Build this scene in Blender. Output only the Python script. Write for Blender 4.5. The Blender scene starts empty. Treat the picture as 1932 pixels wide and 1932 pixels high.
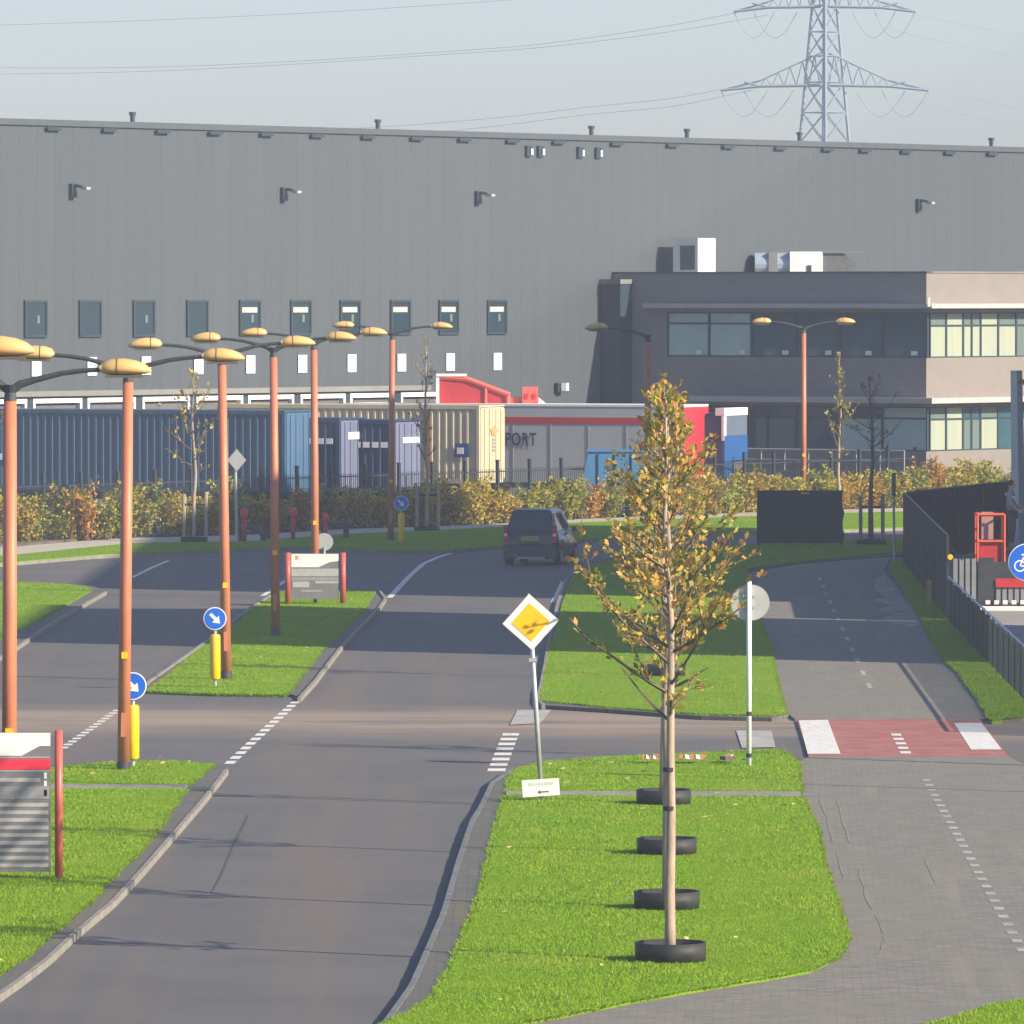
import bpy, bmesh, math, random
import numpy as np
from mathutils import Vector, Matrix
R = math.radians
sc = bpy.context.scene
col = sc.collection

# ------------------------------------------------------------------ camera, sky, sun, exposure
F = 14500.0                        # focal length in units of a 1932-unit wide picture
HC = 8.0                           # eye height above the road
TH = math.atan(411.0 / F)
cam = bpy.data.cameras.new('camera')
cam_o = bpy.data.objects.new('camera', cam); col.objects.link(cam_o)
cam.sensor_width = 36.0; cam.lens = F / 1932.0 * 36.0
cam.clip_start = 1.0; cam.clip_end = 8000.0
cam_o.location = (0, 0, HC); cam_o.rotation_euler = (math.pi / 2 - TH, 0, 0)
sc.camera = cam_o

SUN_EL, SUN_AZ = R(27), R(119)     # azimuth clockwise from +Y
sun_dir = Vector((math.sin(SUN_AZ) * math.cos(SUN_EL), math.cos(SUN_AZ) * math.cos(SUN_EL), math.sin(SUN_EL)))
w = bpy.data.worlds.new('World'); sc.world = w; w.use_nodes = True
nt = w.node_tree
sky = nt.nodes.new('ShaderNodeTexSky'); sky.sky_type = 'NISHITA'; sky.sun_disc = False
sky.sun_elevation = SUN_EL; sky.sun_rotation = SUN_AZ
sky.air_density = 1.0; sky.dust_density = 0.95; sky.ozone_density = 4.4
tint = nt.nodes.new('ShaderNodeMix'); tint.data_type = 'RGBA'; tint.blend_type = 'MULTIPLY'; tint.inputs[0].default_value = 1.0
tint.inputs[7].default_value = (1.0, 0.95, 1.0, 1)
nt.links.new(sky.outputs[0], tint.inputs[6]); nt.links.new(tint.outputs[2], nt.nodes['Background'].inputs[0])
nt.nodes['Background'].inputs[1].default_value = 0.090
sun = bpy.data.lights.new('sun', 'SUN'); sun.energy = 4.6; sun.angle = R(0.6); sun.color = (1.0, 0.885, 0.70)
sun_o = bpy.data.objects.new('sun', sun); col.objects.link(sun_o)
sun_o.location = (60, -40, 80); sun_o.rotation_euler = sun_dir.to_track_quat('Z', 'Y').to_euler()
sc.view_settings.view_transform = 'Standard'; sc.view_settings.look = 'None'
sc.view_settings.gamma = 1.0; sc.view_settings.use_curve_mapping = False
sc.view_settings.exposure = 1.05
sc.render.engine = 'CYCLES'
sc.cycles.use_denoising = True
sc.cycles.max_bounces = 5; sc.cycles.volume_bounces = 0; sc.cycles.caustics_reflective = False

# ------------------------------------------------------------------ survey: a picture point seen on the ground
def ray(x, y):
    cx, cy = (x - 966.0) / F, (966.0 - y) / F
    return cx, math.cos(TH) + cy * math.sin(TH), -math.sin(TH) + cy * math.cos(TH)
def G(x, y, z=0.0):
    dx, dy, dz = ray(x, y); t = (z - HC) / dz
    return Vector((dx * t, dy * t, z))
def P(x, y, Y):
    dx, dy, dz = ray(x, y); t = Y / dy
    return Vector((dx * t, Y, HC + dz * t))
def GS(x, s):                      # ground point where one metre measures s units
    return Vector(((x - 966.0) / s, F / s, 0.0))

# ------------------------------------------------------------------ materials
def new_mat(name):
    m = bpy.data.materials.new(name); m.use_nodes = True
    return m, m.node_tree, m.node_tree.nodes['Principled BSDF']
def node(nt, t, **kw):
    n = nt.nodes.new(t)
    for k, v in kw.items(): setattr(n, k, v)
    return n
def mixcol(nt, fac, a, b):
    n = node(nt, 'ShaderNodeMix', data_type='RGBA')
    for s, v in ((n.inputs[0], fac), (n.inputs[6], a), (n.inputs[7], b)):
        if hasattr(v, 'is_linked'): nt.links.new(v, s)
        elif isinstance(v, (int, float)): s.default_value = v
        else: s.default_value = (*v, 1)
    return n.outputs[2]
def noise(nt, scale, detail=4, vec=None, rough=0.6):
    n = node(nt, 'ShaderNodeTexNoise'); n.inputs['Scale'].default_value = scale
    n.inputs['Detail'].default_value = detail; n.inputs['Roughness'].default_value = rough
    if vec is not None: nt.links.new(vec, n.inputs['Vector'])
    return n.outputs['Fac']
def ramp(nt, fac, lo, hi):
    n = node(nt, 'ShaderNodeMapRange'); n.inputs[1].default_value = lo; n.inputs[2].default_value = hi
    n.clamp = True; nt.links.new(fac, n.inputs[0]); return n.outputs[0]
def mapping(nt, src, scale=(1, 1, 1), rot=(0, 0, 0)):
    n = node(nt, 'ShaderNodeMapping'); n.inputs['Scale'].default_value = scale; n.inputs['Rotation'].default_value = rot
    nt.links.new(src, n.inputs['Vector']); return n.outputs[0]
def obj_co(nt): return node(nt, 'ShaderNodeTexCoord').outputs['Object']
def bump(nt, b, h, strength, dist=0.02):
    n = node(nt, 'ShaderNodeBump'); n.inputs['Strength'].default_value = strength; n.inputs['Distance'].default_value = dist
    nt.links.new(h, n.inputs['Height']); nt.links.new(n.outputs[0], b.inputs['Normal'])
def M(name, c, rough=0.6, c2=None, scale=4.0, metal=0.0, bmp=0.0, spec=0.4, lo=0.35, hi=0.65, stretch=None):
    m, nt, b = new_mat(name)
    if c2 is None: c2 = tuple(v * 0.86 for v in c)
    co = obj_co(nt)
    if stretch: co = mapping(nt, co, stretch)
    f = noise(nt, scale, 5, co)
    nt.links.new(mixcol(nt, ramp(nt, f, lo, hi), c, c2), b.inputs['Base Color'])
    b.inputs['Roughness'].default_value = rough; b.inputs['Metallic'].default_value = metal
    b.inputs['Specular IOR Level'].default_value = spec
    if bmp: bump(nt, b, noise(nt, scale * 6, 3, co), bmp)
    return m
def island_mat(name, stops, rough=0.55, spec=0.3, trans=0.0, bright=None):
    m, nt, b = new_mat(name)
    g = node(nt, 'ShaderNodeNewGeometry')
    r = node(nt, 'ShaderNodeValToRGB')
    r.color_ramp.elements[0].position = stops[0][0]; r.color_ramp.elements[0].color = (*stops[0][1], 1)
    r.color_ramp.elements[1].position = stops[-1][0]; r.color_ramp.elements[1].color = (*stops[-1][1], 1)
    for p, c in stops[1:-1]:
        e = r.color_ramp.elements.new(p); e.color = (*c, 1)
    nt.links.new(g.outputs['Random Per Island'], r.inputs[0])
    c = r.outputs[0]
    if name == 'grass_blade':
        c = mixcol(nt, ramp(nt, noise(nt, 0.9, 5, obj_co(nt)), .46, .68), c, (0.30, 0.385, 0.035))
    nt.links.new(c, b.inputs['Base Color'])
    b.inputs['Roughness'].default_value = rough; b.inputs['Specular IOR Level'].default_value = spec
    if trans:
        out = nt.nodes['Material Output']
        t = node(nt, 'ShaderNodeBsdfTranslucent'); nt.links.new(c, t.inputs[0])
        mx = node(nt, 'ShaderNodeMixShader'); mx.inputs[0].default_value = trans
        nt.links.new(b.outputs[0], mx.inputs[1]); nt.links.new(t.outputs[0], mx.inputs[2])
        nt.links.new(mx.outputs[0], out.inputs[0])
    return m

def asphalt_mat():
    m, nt, b = new_mat('asphalt')
    co = obj_co(nt)
    base = mixcol(nt, ramp(nt, noise(nt, 0.35, 5, co), 0.35, 0.65), (0.083, 0.080, 0.080), (0.112, 0.108, 0.104))
    fine = mixcol(nt, ramp(nt, noise(nt, 16.0, 5, co, 0.8), 0.42, 0.72), base, (0.125, 0.118, 0.112))
    # lengthwise brown wear left by wheels
    st = noise(nt, 1.0, 3, mapping(nt, co, (0.62, 0.022, 1), (0, 0, R(-9))))
    wear = mixcol(nt, ramp(nt, st, 0.47, 0.66), fine, (0.136, 0.111, 0.092))
    # sand driven out over the junction
    sep = node(nt, 'ShaderNodeSeparateXYZ'); nt.links.new(co, sep.inputs[0])
    a = node(nt, 'ShaderNodeMath', operation='MULTIPLY_ADD'); a.inputs[1].default_value = 0.10; nt.links.new(sep.outputs[0], a.inputs[0]); nt.links.new(sep.outputs[1], a.inputs[2])
    d = node(nt, 'ShaderNodeMath', operation='SUBTRACT'); d.inputs[1].default_value = 143.6; nt.links.new(a.outputs[0], d.inputs[0])
    ab = node(nt, 'ShaderNodeMath', operation='ABSOLUTE'); nt.links.new(d.outputs[0], ab.inputs[0])
    band = ramp(nt, ab.outputs[0], 6.2, 1.6)
    sand = node(nt, 'ShaderNodeMath', operation='MULTIPLY'); nt.links.new(band, sand.inputs[0])
    nt.links.new(ramp(nt, noise(nt, 1.0, 4, mapping(nt, co, (0.13, 0.42, 1))), 0.30, 0.54), sand.inputs[1])
    c = mixcol(nt, sand.outputs[0], wear, (0.270, 0.205, 0.150))
    nt.links.new(c, b.inputs['Base Color'])
    b.inputs['Roughness'].default_value = 0.8; b.inputs['Specular IOR Level'].default_value = 0.35
    bump(nt, b, noise(nt, 60, 3, co), 0.35, 0.01)
    return m
def lawn_mat():
    m, nt, b = new_mat('lawn')
    co = obj_co(nt)
    a = mixcol(nt, ramp(nt, noise(nt, 0.7, 5, co), 0.35, 0.65), (0.175, 0.300, 0.010), (0.225, 0.340, 0.018))
    c = mixcol(nt, ramp(nt, noise(nt, 14, 4, co), 0.35, 0.7), a, (0.115, 0.245, 0.008))
    c = mixcol(nt, ramp(nt, noise(nt, 0.45, 5, mapping(nt, co, (1, .6, 1))), 0.54, 0.72), c, (0.25, 0.31, 0.04))
    nt.links.new(c, b.inputs['Base Color'])
    b.inputs['Roughness'].default_value = 0.9; b.inputs['Specular IOR Level'].default_value = 0.03
    bump(nt, b, noise(nt, 30, 4, co), 0.9, 0.05)
    return m
def paver_mat(name, c1, c2, mortar, bw=0.21, bh=0.105, rot=0.0, tint=(0.16, 0.16, 0.07)):
    m, nt, b = new_mat(name)
    co = mapping(nt, obj_co(nt), (1, 1, 1), (0, 0, rot))
    br = node(nt, 'ShaderNodeTexBrick'); nt.links.new(co, br.inputs['Vector'])
    br.inputs['Scale'].default_value = 1.0; br.inputs['Brick Width'].default_value = bw; br.inputs['Row Height'].default_value = bh
    br.inputs['Mortar Size'].default_value = 0.007; br.inputs['Bias'].default_value = 0.0
    br.inputs['Color1'].default_value = (*c1, 1); br.inputs['Color2'].default_value = (*c2, 1); br.inputs['Mortar'].default_value = (*mortar, 1)
    n1 = mixcol(nt, ramp(nt, noise(nt, 0.45, 6, co), 0.40, 0.72), br.outputs[0], tuple(0.5 * (p + q) for p, q in zip(c1, tint)))
    n2 = mixcol(nt, ramp(nt, noise(nt, 1.0, 5, mapping(nt, co, (1.2, 0.07, 1))), 0.56, 0.70), n1, tint)
    nt.links.new(n2, b.inputs['Base Color']); b.inputs['Roughness'].default_value = 0.85; b.inputs['Specular IOR Level'].default_value = 0.25
    bump(nt, b, br.outputs['Fac'], -0.4, 0.01)
    return m
def glass_mat(name, c, rough=0.08, spec=0.5):
    m, nt, b = new_mat(name)
    nt.links.new(mixcol(nt, ramp(nt, noise(nt, 0.5, 3, obj_co(nt)), 0.3, 0.7), c, tuple(v * 0.8 for v in c)), b.inputs['Base Color'])
    b.inputs['Roughness'].default_value = rough; b.inputs['Specular IOR Level'].default_value = spec
    return m

m_asphalt = asphalt_mat(); m_lawn = lawn_mat()
m_pave = paver_mat('path_pavers', (0.150, 0.138, 0.118), (0.232, 0.212, 0.185), (0.125, 0.12, 0.095), rot=R(2), tint=(0.215, 0.20, 0.15))
m_foot = paver_mat('footpath_tiles', (0.42, 0.37, 0.30), (0.48, 0.43, 0.35), (0.28, 0.25, 0.2), 0.3, 0.3, tint=(0.4, 0.33, 0.24))
m_strip = paver_mat('strip_pavers', (0.095, 0.095, 0.09), (0.13, 0.125, 0.115), (0.05, 0.05, 0.04), 0.30, 0.30, tint=(0.14, 0.125, 0.085))
m_red_asph = M('red_asphalt', (0.27, 0.075, 0.065), 0.85, (0.33, 0.14, 0.11), 1.6, bmp=0.2)
m_white_line = M('road_paint', (0.66, 0.64, 0.60), 0.7, (0.40, 0.38, 0.35), 7.0, lo=0.45, hi=0.75)
m_pale_mark = M('worn_paint', (0.40, 0.38, 0.36), 0.8, (0.27, 0.25, 0.23), 2.0)
m_kerb = M('kerb_concrete', (0.26, 0.24, 0.205), 0.85, (0.18, 0.165, 0.14), 3.0, bmp=0.2)
m_kerb_d = M('kerb_dark_concrete', (0.15, 0.16, 0.165), 0.85, (0.10, 0.108, 0.112), 3.0, bmp=0.2)
m_soil = M('soil', (0.085, 0.07, 0.05), 0.95, (0.14, 0.115, 0.08), 1.2, bmp=0.4)
m_yard = M('yard_concrete', (0.30, 0.29, 0.28), 0.9, (0.23, 0.225, 0.22), 0.4)
m_terrain = M('terrain', (0.07, 0.10, 0.03), 0.95, (0.11, 0.105, 0.05), 0.05)
m_orange = M('orange_pole_paint', (0.53, 0.18, 0.085), 0.5, (0.42, 0.14, 0.07), 1.6, spec=0.45, stretch=(3, 3, .6))
m_dark = M('dark_steel', (0.028, 0.032, 0.038), 0.45, (0.045, 0.048, 0.052), 5.0, spec=0.5)
m_head = M('ochre_lamp_shell', (0.66, 0.42, 0.15), 0.38, (0.58, 0.36, 0.12), 3.0, spec=0.5)
m_lens = glass_mat('lamp_lens', (0.12, 0.10, 0.07), 0.3)
m_yellow = M('yellow_plastic', (0.85, 0.52, 0.0), 0.4, (0.76, 0.45, 0.0), 3.0)
m_blue = M('sign_blue', (0.005, 0.13, 0.62), 0.35, (0.006, 0.11, 0.54), 4.0)
m_white = M('white_paint', (0.78, 0.77, 0.75), 0.5, (0.70, 0.69, 0.66), 3.0)
m_galv = M('galvanised_steel', (0.46, 0.46, 0.45), 0.45, (0.36, 0.37, 0.37), 6.0, metal=0.35)
m_signback = M('sign_back', (0.46, 0.46, 0.44), 0.5, (0.38, 0.39, 0.38), 4.0, metal=0.2)
m_signyel = M('sign_yellow', (0.90, 0.50, 0.0), 0.35, (0.84, 0.46, 0.0), 3.0)
m_redpaint = M('red_paint', (0.50, 0.03, 0.035), 0.4, (0.42, 0.025, 0.03), 4.0)
m_redpost = M('red_post_paint', (0.52, 0.10, 0.075), 0.4, (0.45, 0.085, 0.065), 4.0)
m_redstripe = M('red_stripe_print', (0.72, 0.03, 0.07), 0.4, (0.66, 0.03, 0.06), 4.0)
m_print_d = M('grey_print', (0.16, 0.15, 0.165), 0.5, (0.19, 0.175, 0.185), 4.0)
m_print_l = M('pale_print', (0.42, 0.40, 0.385), 0.5, (0.36, 0.345, 0.335), 9.0)
m_print_m = M('mid_print', (0.29, 0.28, 0.285), 0.5, (0.24, 0.235, 0.24), 9.0)
m_black = M('black_plastic', (0.012, 0.014, 0.016), 0.6, (0.035, 0.034, 0.032), 4.0, spec=0.3)
m_rubber = M('rubber', (0.02, 0.02, 0.021), 0.75, (0.035, 0.034, 0.033), 6.0)
m_bark = M('bark', (0.44, 0.33, 0.25), 0.85, (0.30, 0.225, 0.16), 5.0, bmp=0.4, stretch=(3, 3, 0.7))
m_twig = M('twig_bark', (0.16, 0.12, 0.08), 0.85, (0.10, 0.078, 0.055), 8.0)
m_stake = M('wooden_stake', (0.42, 0.33, 0.24), 0.8, (0.30, 0.24, 0.18), 6.0, stretch=(4, 4, 0.5))
m_leaf = island_mat('autumn_leaf', [(0.0, (0.12, 0.16, 0.02)), (0.28, (0.32, 0.31, 0.045)), (0.52, (0.54, 0.40, 0.06)), (0.74, (0.68, 0.40, 0.09)), (0.90, (0.55, 0.25, 0.07)), (1.0, (0.24, 0.15, 0.06))], trans=0.35)
m_leaf_g = island_mat('green_leaf', [(0.0, (0.03, 0.07, 0.012)), (0.5, (0.06, 0.105, 0.02)), (1.0, (0.20, 0.17, 0.03))], trans=0.3)
m_leaf_b = island_mat('dry_leaf', [(0.0, (0.14, 0.12, 0.04)), (0.5, (0.34, 0.28, 0.06)), (1.0, (0.48, 0.34, 0.08))], trans=0.3)
m_shrub = [island_mat('shrub_leaf_yellow', [(0.0, (0.18, 0.20, 0.02)), (0.4, (0.48, 0.42, 0.05)), (0.75, (0.62, 0.43, 0.06)), (1.0, (0.48, 0.20, 0.05))], trans=0.3),
           island_mat('shrub_leaf_green', [(0.0, (0.10, 0.16, 0.02)), (0.5, (0.30, 0.33, 0.04)), (0.85, (0.48, 0.41, 0.05)), (1.0, (0.48, 0.24, 0.05))], trans=0.3),
           island_mat('shrub_leaf_orange', [(0.0, (0.22, 0.17, 0.03)), (0.4, (0.52, 0.33, 0.05)), (0.8, (0.60, 0.27, 0.06)), (1.0, (0.42, 0.13, 0.05))], trans=0.3)]
m_blade = island_mat('grass_blade', [(0.0, (0.140, 0.280, 0.007)), (0.5, (0.195, 0.350, 0.012)), (0.88, (0.25, 0.40, 0.028)), (1.0, (0.38, 0.40, 0.10))], rough=0.7, trans=0.35, spec=0.05)
def clad_mat():
    m, nt, b = new_mat('grey_cladding'); co = obj_co(nt)
    oi = node(nt, 'ShaderNodeObjectInfo')
    base = mixcol(nt, oi.outputs['Random'], (0.064, 0.076, 0.086), (0.068, 0.080, 0.090))
    st = noise(nt, 1.0, 5, mapping(nt, co, (2.2, 2.2, 0.10)))
    c = mixcol(nt, ramp(nt, st, 0.50, 0.75), base, (0.061, 0.0725, 0.0825))
    nt.links.new(c, b.inputs['Base Color']); b.inputs['Roughness'].default_value = 0.5; b.inputs['Specular IOR Level'].default_value = 0.35
    return m
m_clad = clad_mat()
m_trim = M('roof_trim', (0.075, 0.085, 0.095), 0.5, (0.065, 0.075, 0.085), 2.0)
m_flatroof = M('roof_gravel', (0.25, 0.25, 0.245), 0.9, (0.20, 0.2, 0.2), 3.0)
m_canopy = M('canopy_beige', (0.20, 0.20, 0.185), 0.6, (0.17, 0.17, 0.16), 2.0)
m_wglass = glass_mat('warehouse_glass', (0.016, 0.040, 0.055), 0.12)
m_frame_d = M('dark_window_frame', (0.022, 0.040, 0.055), 0.4, (0.03, 0.048, 0.06), 3.0)
m_brick = M('dark_grey_brick', (0.205, 0.198, 0.198), 0.8, (0.228, 0.219, 0.216), 1.2, stretch=(1, 1, 2.5))
m_oglass = glass_mat('office_glass', (0.035, 0.095, 0.125), 0.08)
m_oglass_l = glass_mat('office_glass_blind', (0.42, 0.62, 0.60), 0.15)
m_blind = M('window_blind', (0.34, 0.37, 0.28), 0.5, (0.29, 0.32, 0.245), 1.2, stretch=(9, 9, 0.2))
m_blind_d = M('window_blind_grey', (0.12, 0.165, 0.15), 0.5, (0.10, 0.14, 0.13), 1.2, stretch=(9, 9, 0.2))
m_ocan = M('canopy_grey_white', (0.42, 0.40, 0.40), 0.5, (0.37, 0.36, 0.36), 2.0)
m_duct = M('duct_blue_grey', (0.36, 0.43, 0.52), 0.4, (0.32, 0.38, 0.46), 3.0, metal=0.3)
m_hood = M('grey_hood', (0.14, 0.14, 0.14), 0.6, (0.10, 0.10, 0.10), 6.0)
m_cont_blue = M('container_blue', (0.026, 0.080, 0.150), 0.45, (0.032, 0.095, 0.165), 1.5)
m_cont_bluee = M('container_blue_end', (0.055, 0.12, 0.225), 0.5, (0.065, 0.13, 0.235), 1.5)
m_cont_navy = M('container_navy', (0.020, 0.042, 0.10), 0.45, (0.028, 0.05, 0.11), 1.5)
m_cont_lav = M('container_lavender', (0.145, 0.16, 0.25), 0.55, (0.13, 0.145, 0.23), 1.5)
m_cont_yel = M('container_cream', (0.55, 0.48, 0.34), 0.5, (0.47, 0.40, 0.28), 1.5)
m_cont_yele = M('container_cream_end', (0.52, 0.45, 0.30), 0.45, (0.49, 0.425, 0.28), 1.5)
m_trail = M('trailer_curtain', (0.42, 0.43, 0.44), 0.5, (0.38, 0.39, 0.40), 0.8)
m_chassis = M('chassis_black', (0.02, 0.02, 0.022), 0.6, (0.03, 0.03, 0.032), 4.0)
m_logo = M('logo_orange', (0.75, 0.30, 0.12), 0.5)
m_ink = M('ink_dark', (0.03, 0.035, 0.05), 0.5)
m_inkblue = M('ink_blue', (0.03, 0.06, 0.25), 0.5)
m_ramp = M('ramp_red', (0.46, 0.035, 0.04), 0.45, (0.36, 0.03, 0.04), 1.5)
m_rampl = M('ramp_red_light', (0.75, 0.13, 0.09), 0.45, (0.68, 0.1, 0.08), 1.5)
m_skip = M('skip_blue', (0.06, 0.19, 0.36), 0.5, (0.05, 0.165, 0.32), 2.0)
m_truckblue = M('truck_blue', (0.018, 0.085, 0.27), 0.35, (0.016, 0.08, 0.25), 1.5)
m_truckgrey = M('truck_grey_blue', (0.11, 0.14, 0.20), 0.3, (0.10, 0.125, 0.18), 1.5)
m_beige = M('beige_panel', (0.13, 0.12, 0.12), 0.5, (0.11, 0.105, 0.105), 2.0)
m_carpaint, _nt, _b = new_mat('car_paint')
_nt.links.new(mixcol(_nt, ramp(_nt, noise(_nt, 3, 3, obj_co(_nt)), .3, .7), (0.008, 0.015, 0.030), (0.010, 0.018, 0.034)), _b.inputs['Base Color'])
_b.inputs['Roughness'].default_value = 0.25; _b.inputs['Metallic'].default_value = 0.0; _b.inputs['Coat Weight'].default_value = 0.35; _b.inputs['Coat Roughness'].default_value = 0.05
m_carglass = glass_mat('car_glass', (0.015, 0.03, 0.04), 0.03, 0.8)
m_tail = M('tail_light', (0.62, 0.008, 0.025), 0.2, (0.5, 0.006, 0.02), 9.0)
m_plate = M('number_plate', (0.78, 0.46, 0.03), 0.4)
m_banner = M('dark_mesh_banner', (0.010, 0.018, 0.022), 0.9, (0.016, 0.024, 0.027), 1.5, spec=0.15)
m_fence = M('fence_dark_green', (0.020, 0.030, 0.034), 0.5, (0.028, 0.038, 0.04), 4.0)
m_board = M('black_board', (0.008, 0.018, 0.026), 0.9, (0.012, 0.023, 0.031), 1.5, spec=0.1)
m_cage = M('lift_red', (0.72, 0.10, 0.035), 0.45, (0.62, 0.08, 0.03), 3.0)
m_slat = M('pale_slat', (0.24, 0.25, 0.265), 0.6, (0.19, 0.20, 0.215), 3.0)
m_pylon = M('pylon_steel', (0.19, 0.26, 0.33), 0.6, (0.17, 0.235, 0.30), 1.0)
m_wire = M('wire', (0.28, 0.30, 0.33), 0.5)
m_column = M('grey_column', (0.50, 0.52, 0.53), 0.6, (0.44, 0.46, 0.47), 1.0)
m_skin = M('skin', (0.48, 0.27, 0.20), 0.5)
m_jacket = M('jacket_grey_blue', (0.20, 0.25, 0.29), 0.8)
m_hair = M('dark_hair', (0.015, 0.012, 0.010), 0.6)
m_reflect = M('reflective_band', (0.70, 0.70, 0.66), 0.4)
m_trousers = M('work_trousers', (0.05, 0.06, 0.07), 0.8)

# ------------------------------------------------------------------ mesh building
class MB:
    def __init__(self): self.v, self.f, self.m = [], [], []
    def add(self, vs, fs, mi=0):
        b = len(self.v); self.v += [tuple(p) for p in vs]
        self.f += [tuple(b + i for i in q) for q in fs]; self.m += [mi] * len(fs); return self
    def box(self, c, s, rz=0.0, mi=0):
        cx, cy, cz = c; hx, hy, hz = s[0] / 2, s[1] / 2, s[2] / 2; ca, sa = math.cos(rz), math.sin(rz)
        vs = []
        for z in (-hz, hz):
            for x, y in ((-hx, -hy), (hx, -hy), (hx, hy), (-hx, hy)):
                vs.append((cx + x * ca - y * sa, cy + x * sa + y * ca, cz + z))
        return self.add(vs, [(3, 2, 1, 0), (4, 5, 6, 7), (0, 1, 5, 4), (1, 2, 6, 5), (2, 3, 7, 6), (3, 0, 4, 7)], mi)
    def bx(self, x0, x1, y0, y1, z0, z1, mi=0):
        return self.box(((x0 + x1) / 2, (y0 + y1) / 2, (z0 + z1) / 2), (abs(x1 - x0), abs(y1 - y0), abs(z1 - z0)), 0, mi)
    def prism(self, pts, z0, z1, mi=0):
        n = len(pts); pts = ccw(pts)
        vs = [(p[0], p[1], z0) for p in pts] + [(p[0], p[1], z1) for p in pts]
        return self.add(vs, [tuple(range(n - 1, -1, -1)), tuple(range(n, 2 * n))] + [(i, (i + 1) % n, n + (i + 1) % n, n + i) for i in range(n)], mi)
    def sheet(self, pts, z, mi=0):
        pts = ccw(pts); return self.add([(p[0], p[1], z) for p in pts], [tuple(range(len(pts)))], mi)
    def xzprism(self, pts, y0, y1, mi=0):      # outline in x,z pushed along y
        n = len(pts); vs = [(p[0], y0, p[1]) for p in pts] + [(p[0], y1, p[1]) for p in pts]
        return self.add(vs, [tuple(range(n)), tuple(range(2 * n - 1, n - 1, -1))] + [((i + 1) % n, i, n + i, n + (i + 1) % n) for i in range(n)], mi)
    def tube(self, pts, rad, n=8, mi=0, caps=True):
        pts = [Vector(p) for p in pts]
        if not hasattr(rad, '__len__'): rad = [rad] * len(pts)
        b = len(self.v); up = Vector((0, 0, 1))
        for i, p in enumerate(pts):
            d = (pts[min(i + 1, len(pts) - 1)] - pts[max(i - 1, 0)]).normalized()
            a = Vector((1, 0, 0)) if abs(d.z) > 0.9 else up
            u = d.cross(a).normalized(); v = d.cross(u)
            for k in range(n):
                t = 2 * math.pi * k / n; q = p + (u * math.cos(t) + v * math.sin(t)) * rad[i]; self.v.append(tuple(q))
        for i in range(len(pts) - 1):
            for k in range(n):
                k2 = (k + 1) % n
                self.f.append((b + i * n + k, b + i * n + k2, b + (i + 1) * n + k2, b + (i + 1) * n + k)); self.m.append(mi)
        if caps:
            self.f.append(tuple(b + k for k in range(n - 1, -1, -1))); self.m.append(mi)
            e = b + (len(pts) - 1) * n; self.f.append(tuple(e + k for k in range(n))); self.m.append(mi)
        return self
    def bar(self, a, b, t, mi=0): return self.tube([a, b], t, 4, mi)
    def lathe(self, prof, n=24, mi=0, c=(0, 0, 0)):
        b = len(self.v)
        for r, z in prof:
            for k in range(n):
                t = 2 * math.pi * k / n; self.v.append((c[0] + r * math.cos(t), c[1] + r * math.sin(t), c[2] + z))
        for i in range(len(prof) - 1):
            for k in range(n):
                k2 = (k + 1) % n; self.f.append((b + i * n + k, b + i * n + k2, b + (i + 1) * n + k2, b + (i + 1) * n + k)); self.m.append(mi)
        return self
    def disc(self, c, r, y0, y1, n=28, mi=0):   # a plate whose axis is local y
        b = len(self.v)
        for y in (y0, y1):
            for k in range(n):
                t = 2 * math.pi * k / n; self.v.append((c[0] + r * math.cos(t), y, c[1] + r * math.sin(t)))
        self.f.append(tuple(b + k for k in range(n))); self.f.append(tuple(b + n + k for k in range(n - 1, -1, -1))); self.m += [mi, mi]
        for k in range(n):
            k2 = (k + 1) % n; self.f.append((b + k2, b + k, b + n + k, b + n + k2)); self.m.append(mi)
        return self
    def build(self, name, mats, parent=None, loc=None, smooth=False):
        me = bpy.data.meshes.new(name); me.from_pydata(self.v, [], self.f); me.validate()
        for m in (mats if isinstance(mats, (list, tuple)) else [mats]): me.materials.append(m)
        if len(self.m) == len(me.polygons) and any(self.m): me.polygons.foreach_set('material_index', self.m)
        if smooth: me.shade_smooth() if hasattr(me, 'shade_smooth') else None
        me.update()
        return link(name, me, parent, loc)
def link(name, data, parent=None, loc=None):
    o = bpy.data.objects.new(name, data); col.objects.link(o)
    if parent is not None: o.parent = parent
    if loc is not None: o.location = loc
    return o
def auto_smooth(o, ang=40):
    me = o.data; me.shade_smooth()
    bm = bmesh.new(); bm.from_mesh(me)
    for e in bm.edges:
        e.smooth = not (len(e.link_faces) == 2 and e.calc_face_angle(0) > R(ang))
    bm.to_mesh(me); bm.free(); return o
def ccw(pts):
    a = sum(pts[i][0] * pts[(i + 1) % len(pts)][1] - pts[(i + 1) % len(pts)][0] * pts[i][1] for i in range(len(pts)))
    return list(pts) if a > 0 else list(reversed(pts))
def tag(o, label=None, cat=None, group=None, kind=None):
    for k, v in (('label', label), ('category', cat), ('group', group), ('kind', kind)):
        if v: o[k] = v
    return o
def thing(name, label, cat, loc=(0, 0, 0), rz=0.0, group=None):
    o = bpy.data.objects.new(name, None); col.objects.link(o); o.empty_display_size = 0.3
    o.location = loc; o.rotation_euler = (0, 0, rz); return tag(o, label, cat, group)
def struct(o): o['kind'] = 'structure'; return o
def dup(root, loc, rz=0.0, label=None, scale=None, group=None):
    r = root.copy(); col.objects.link(r); r.location = loc; r.rotation_euler = (root.rotation_euler[0], root.rotation_euler[1], rz)
    if label: r['label'] = label
    if group: r['group'] = group
    if scale: r.scale = scale
    for ch in list(root.children):
        c = ch.copy(); col.objects.link(c); c.parent = r
        for g in list(ch.children):
            d = g.copy(); col.objects.link(d); d.parent = c
    return r
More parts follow.
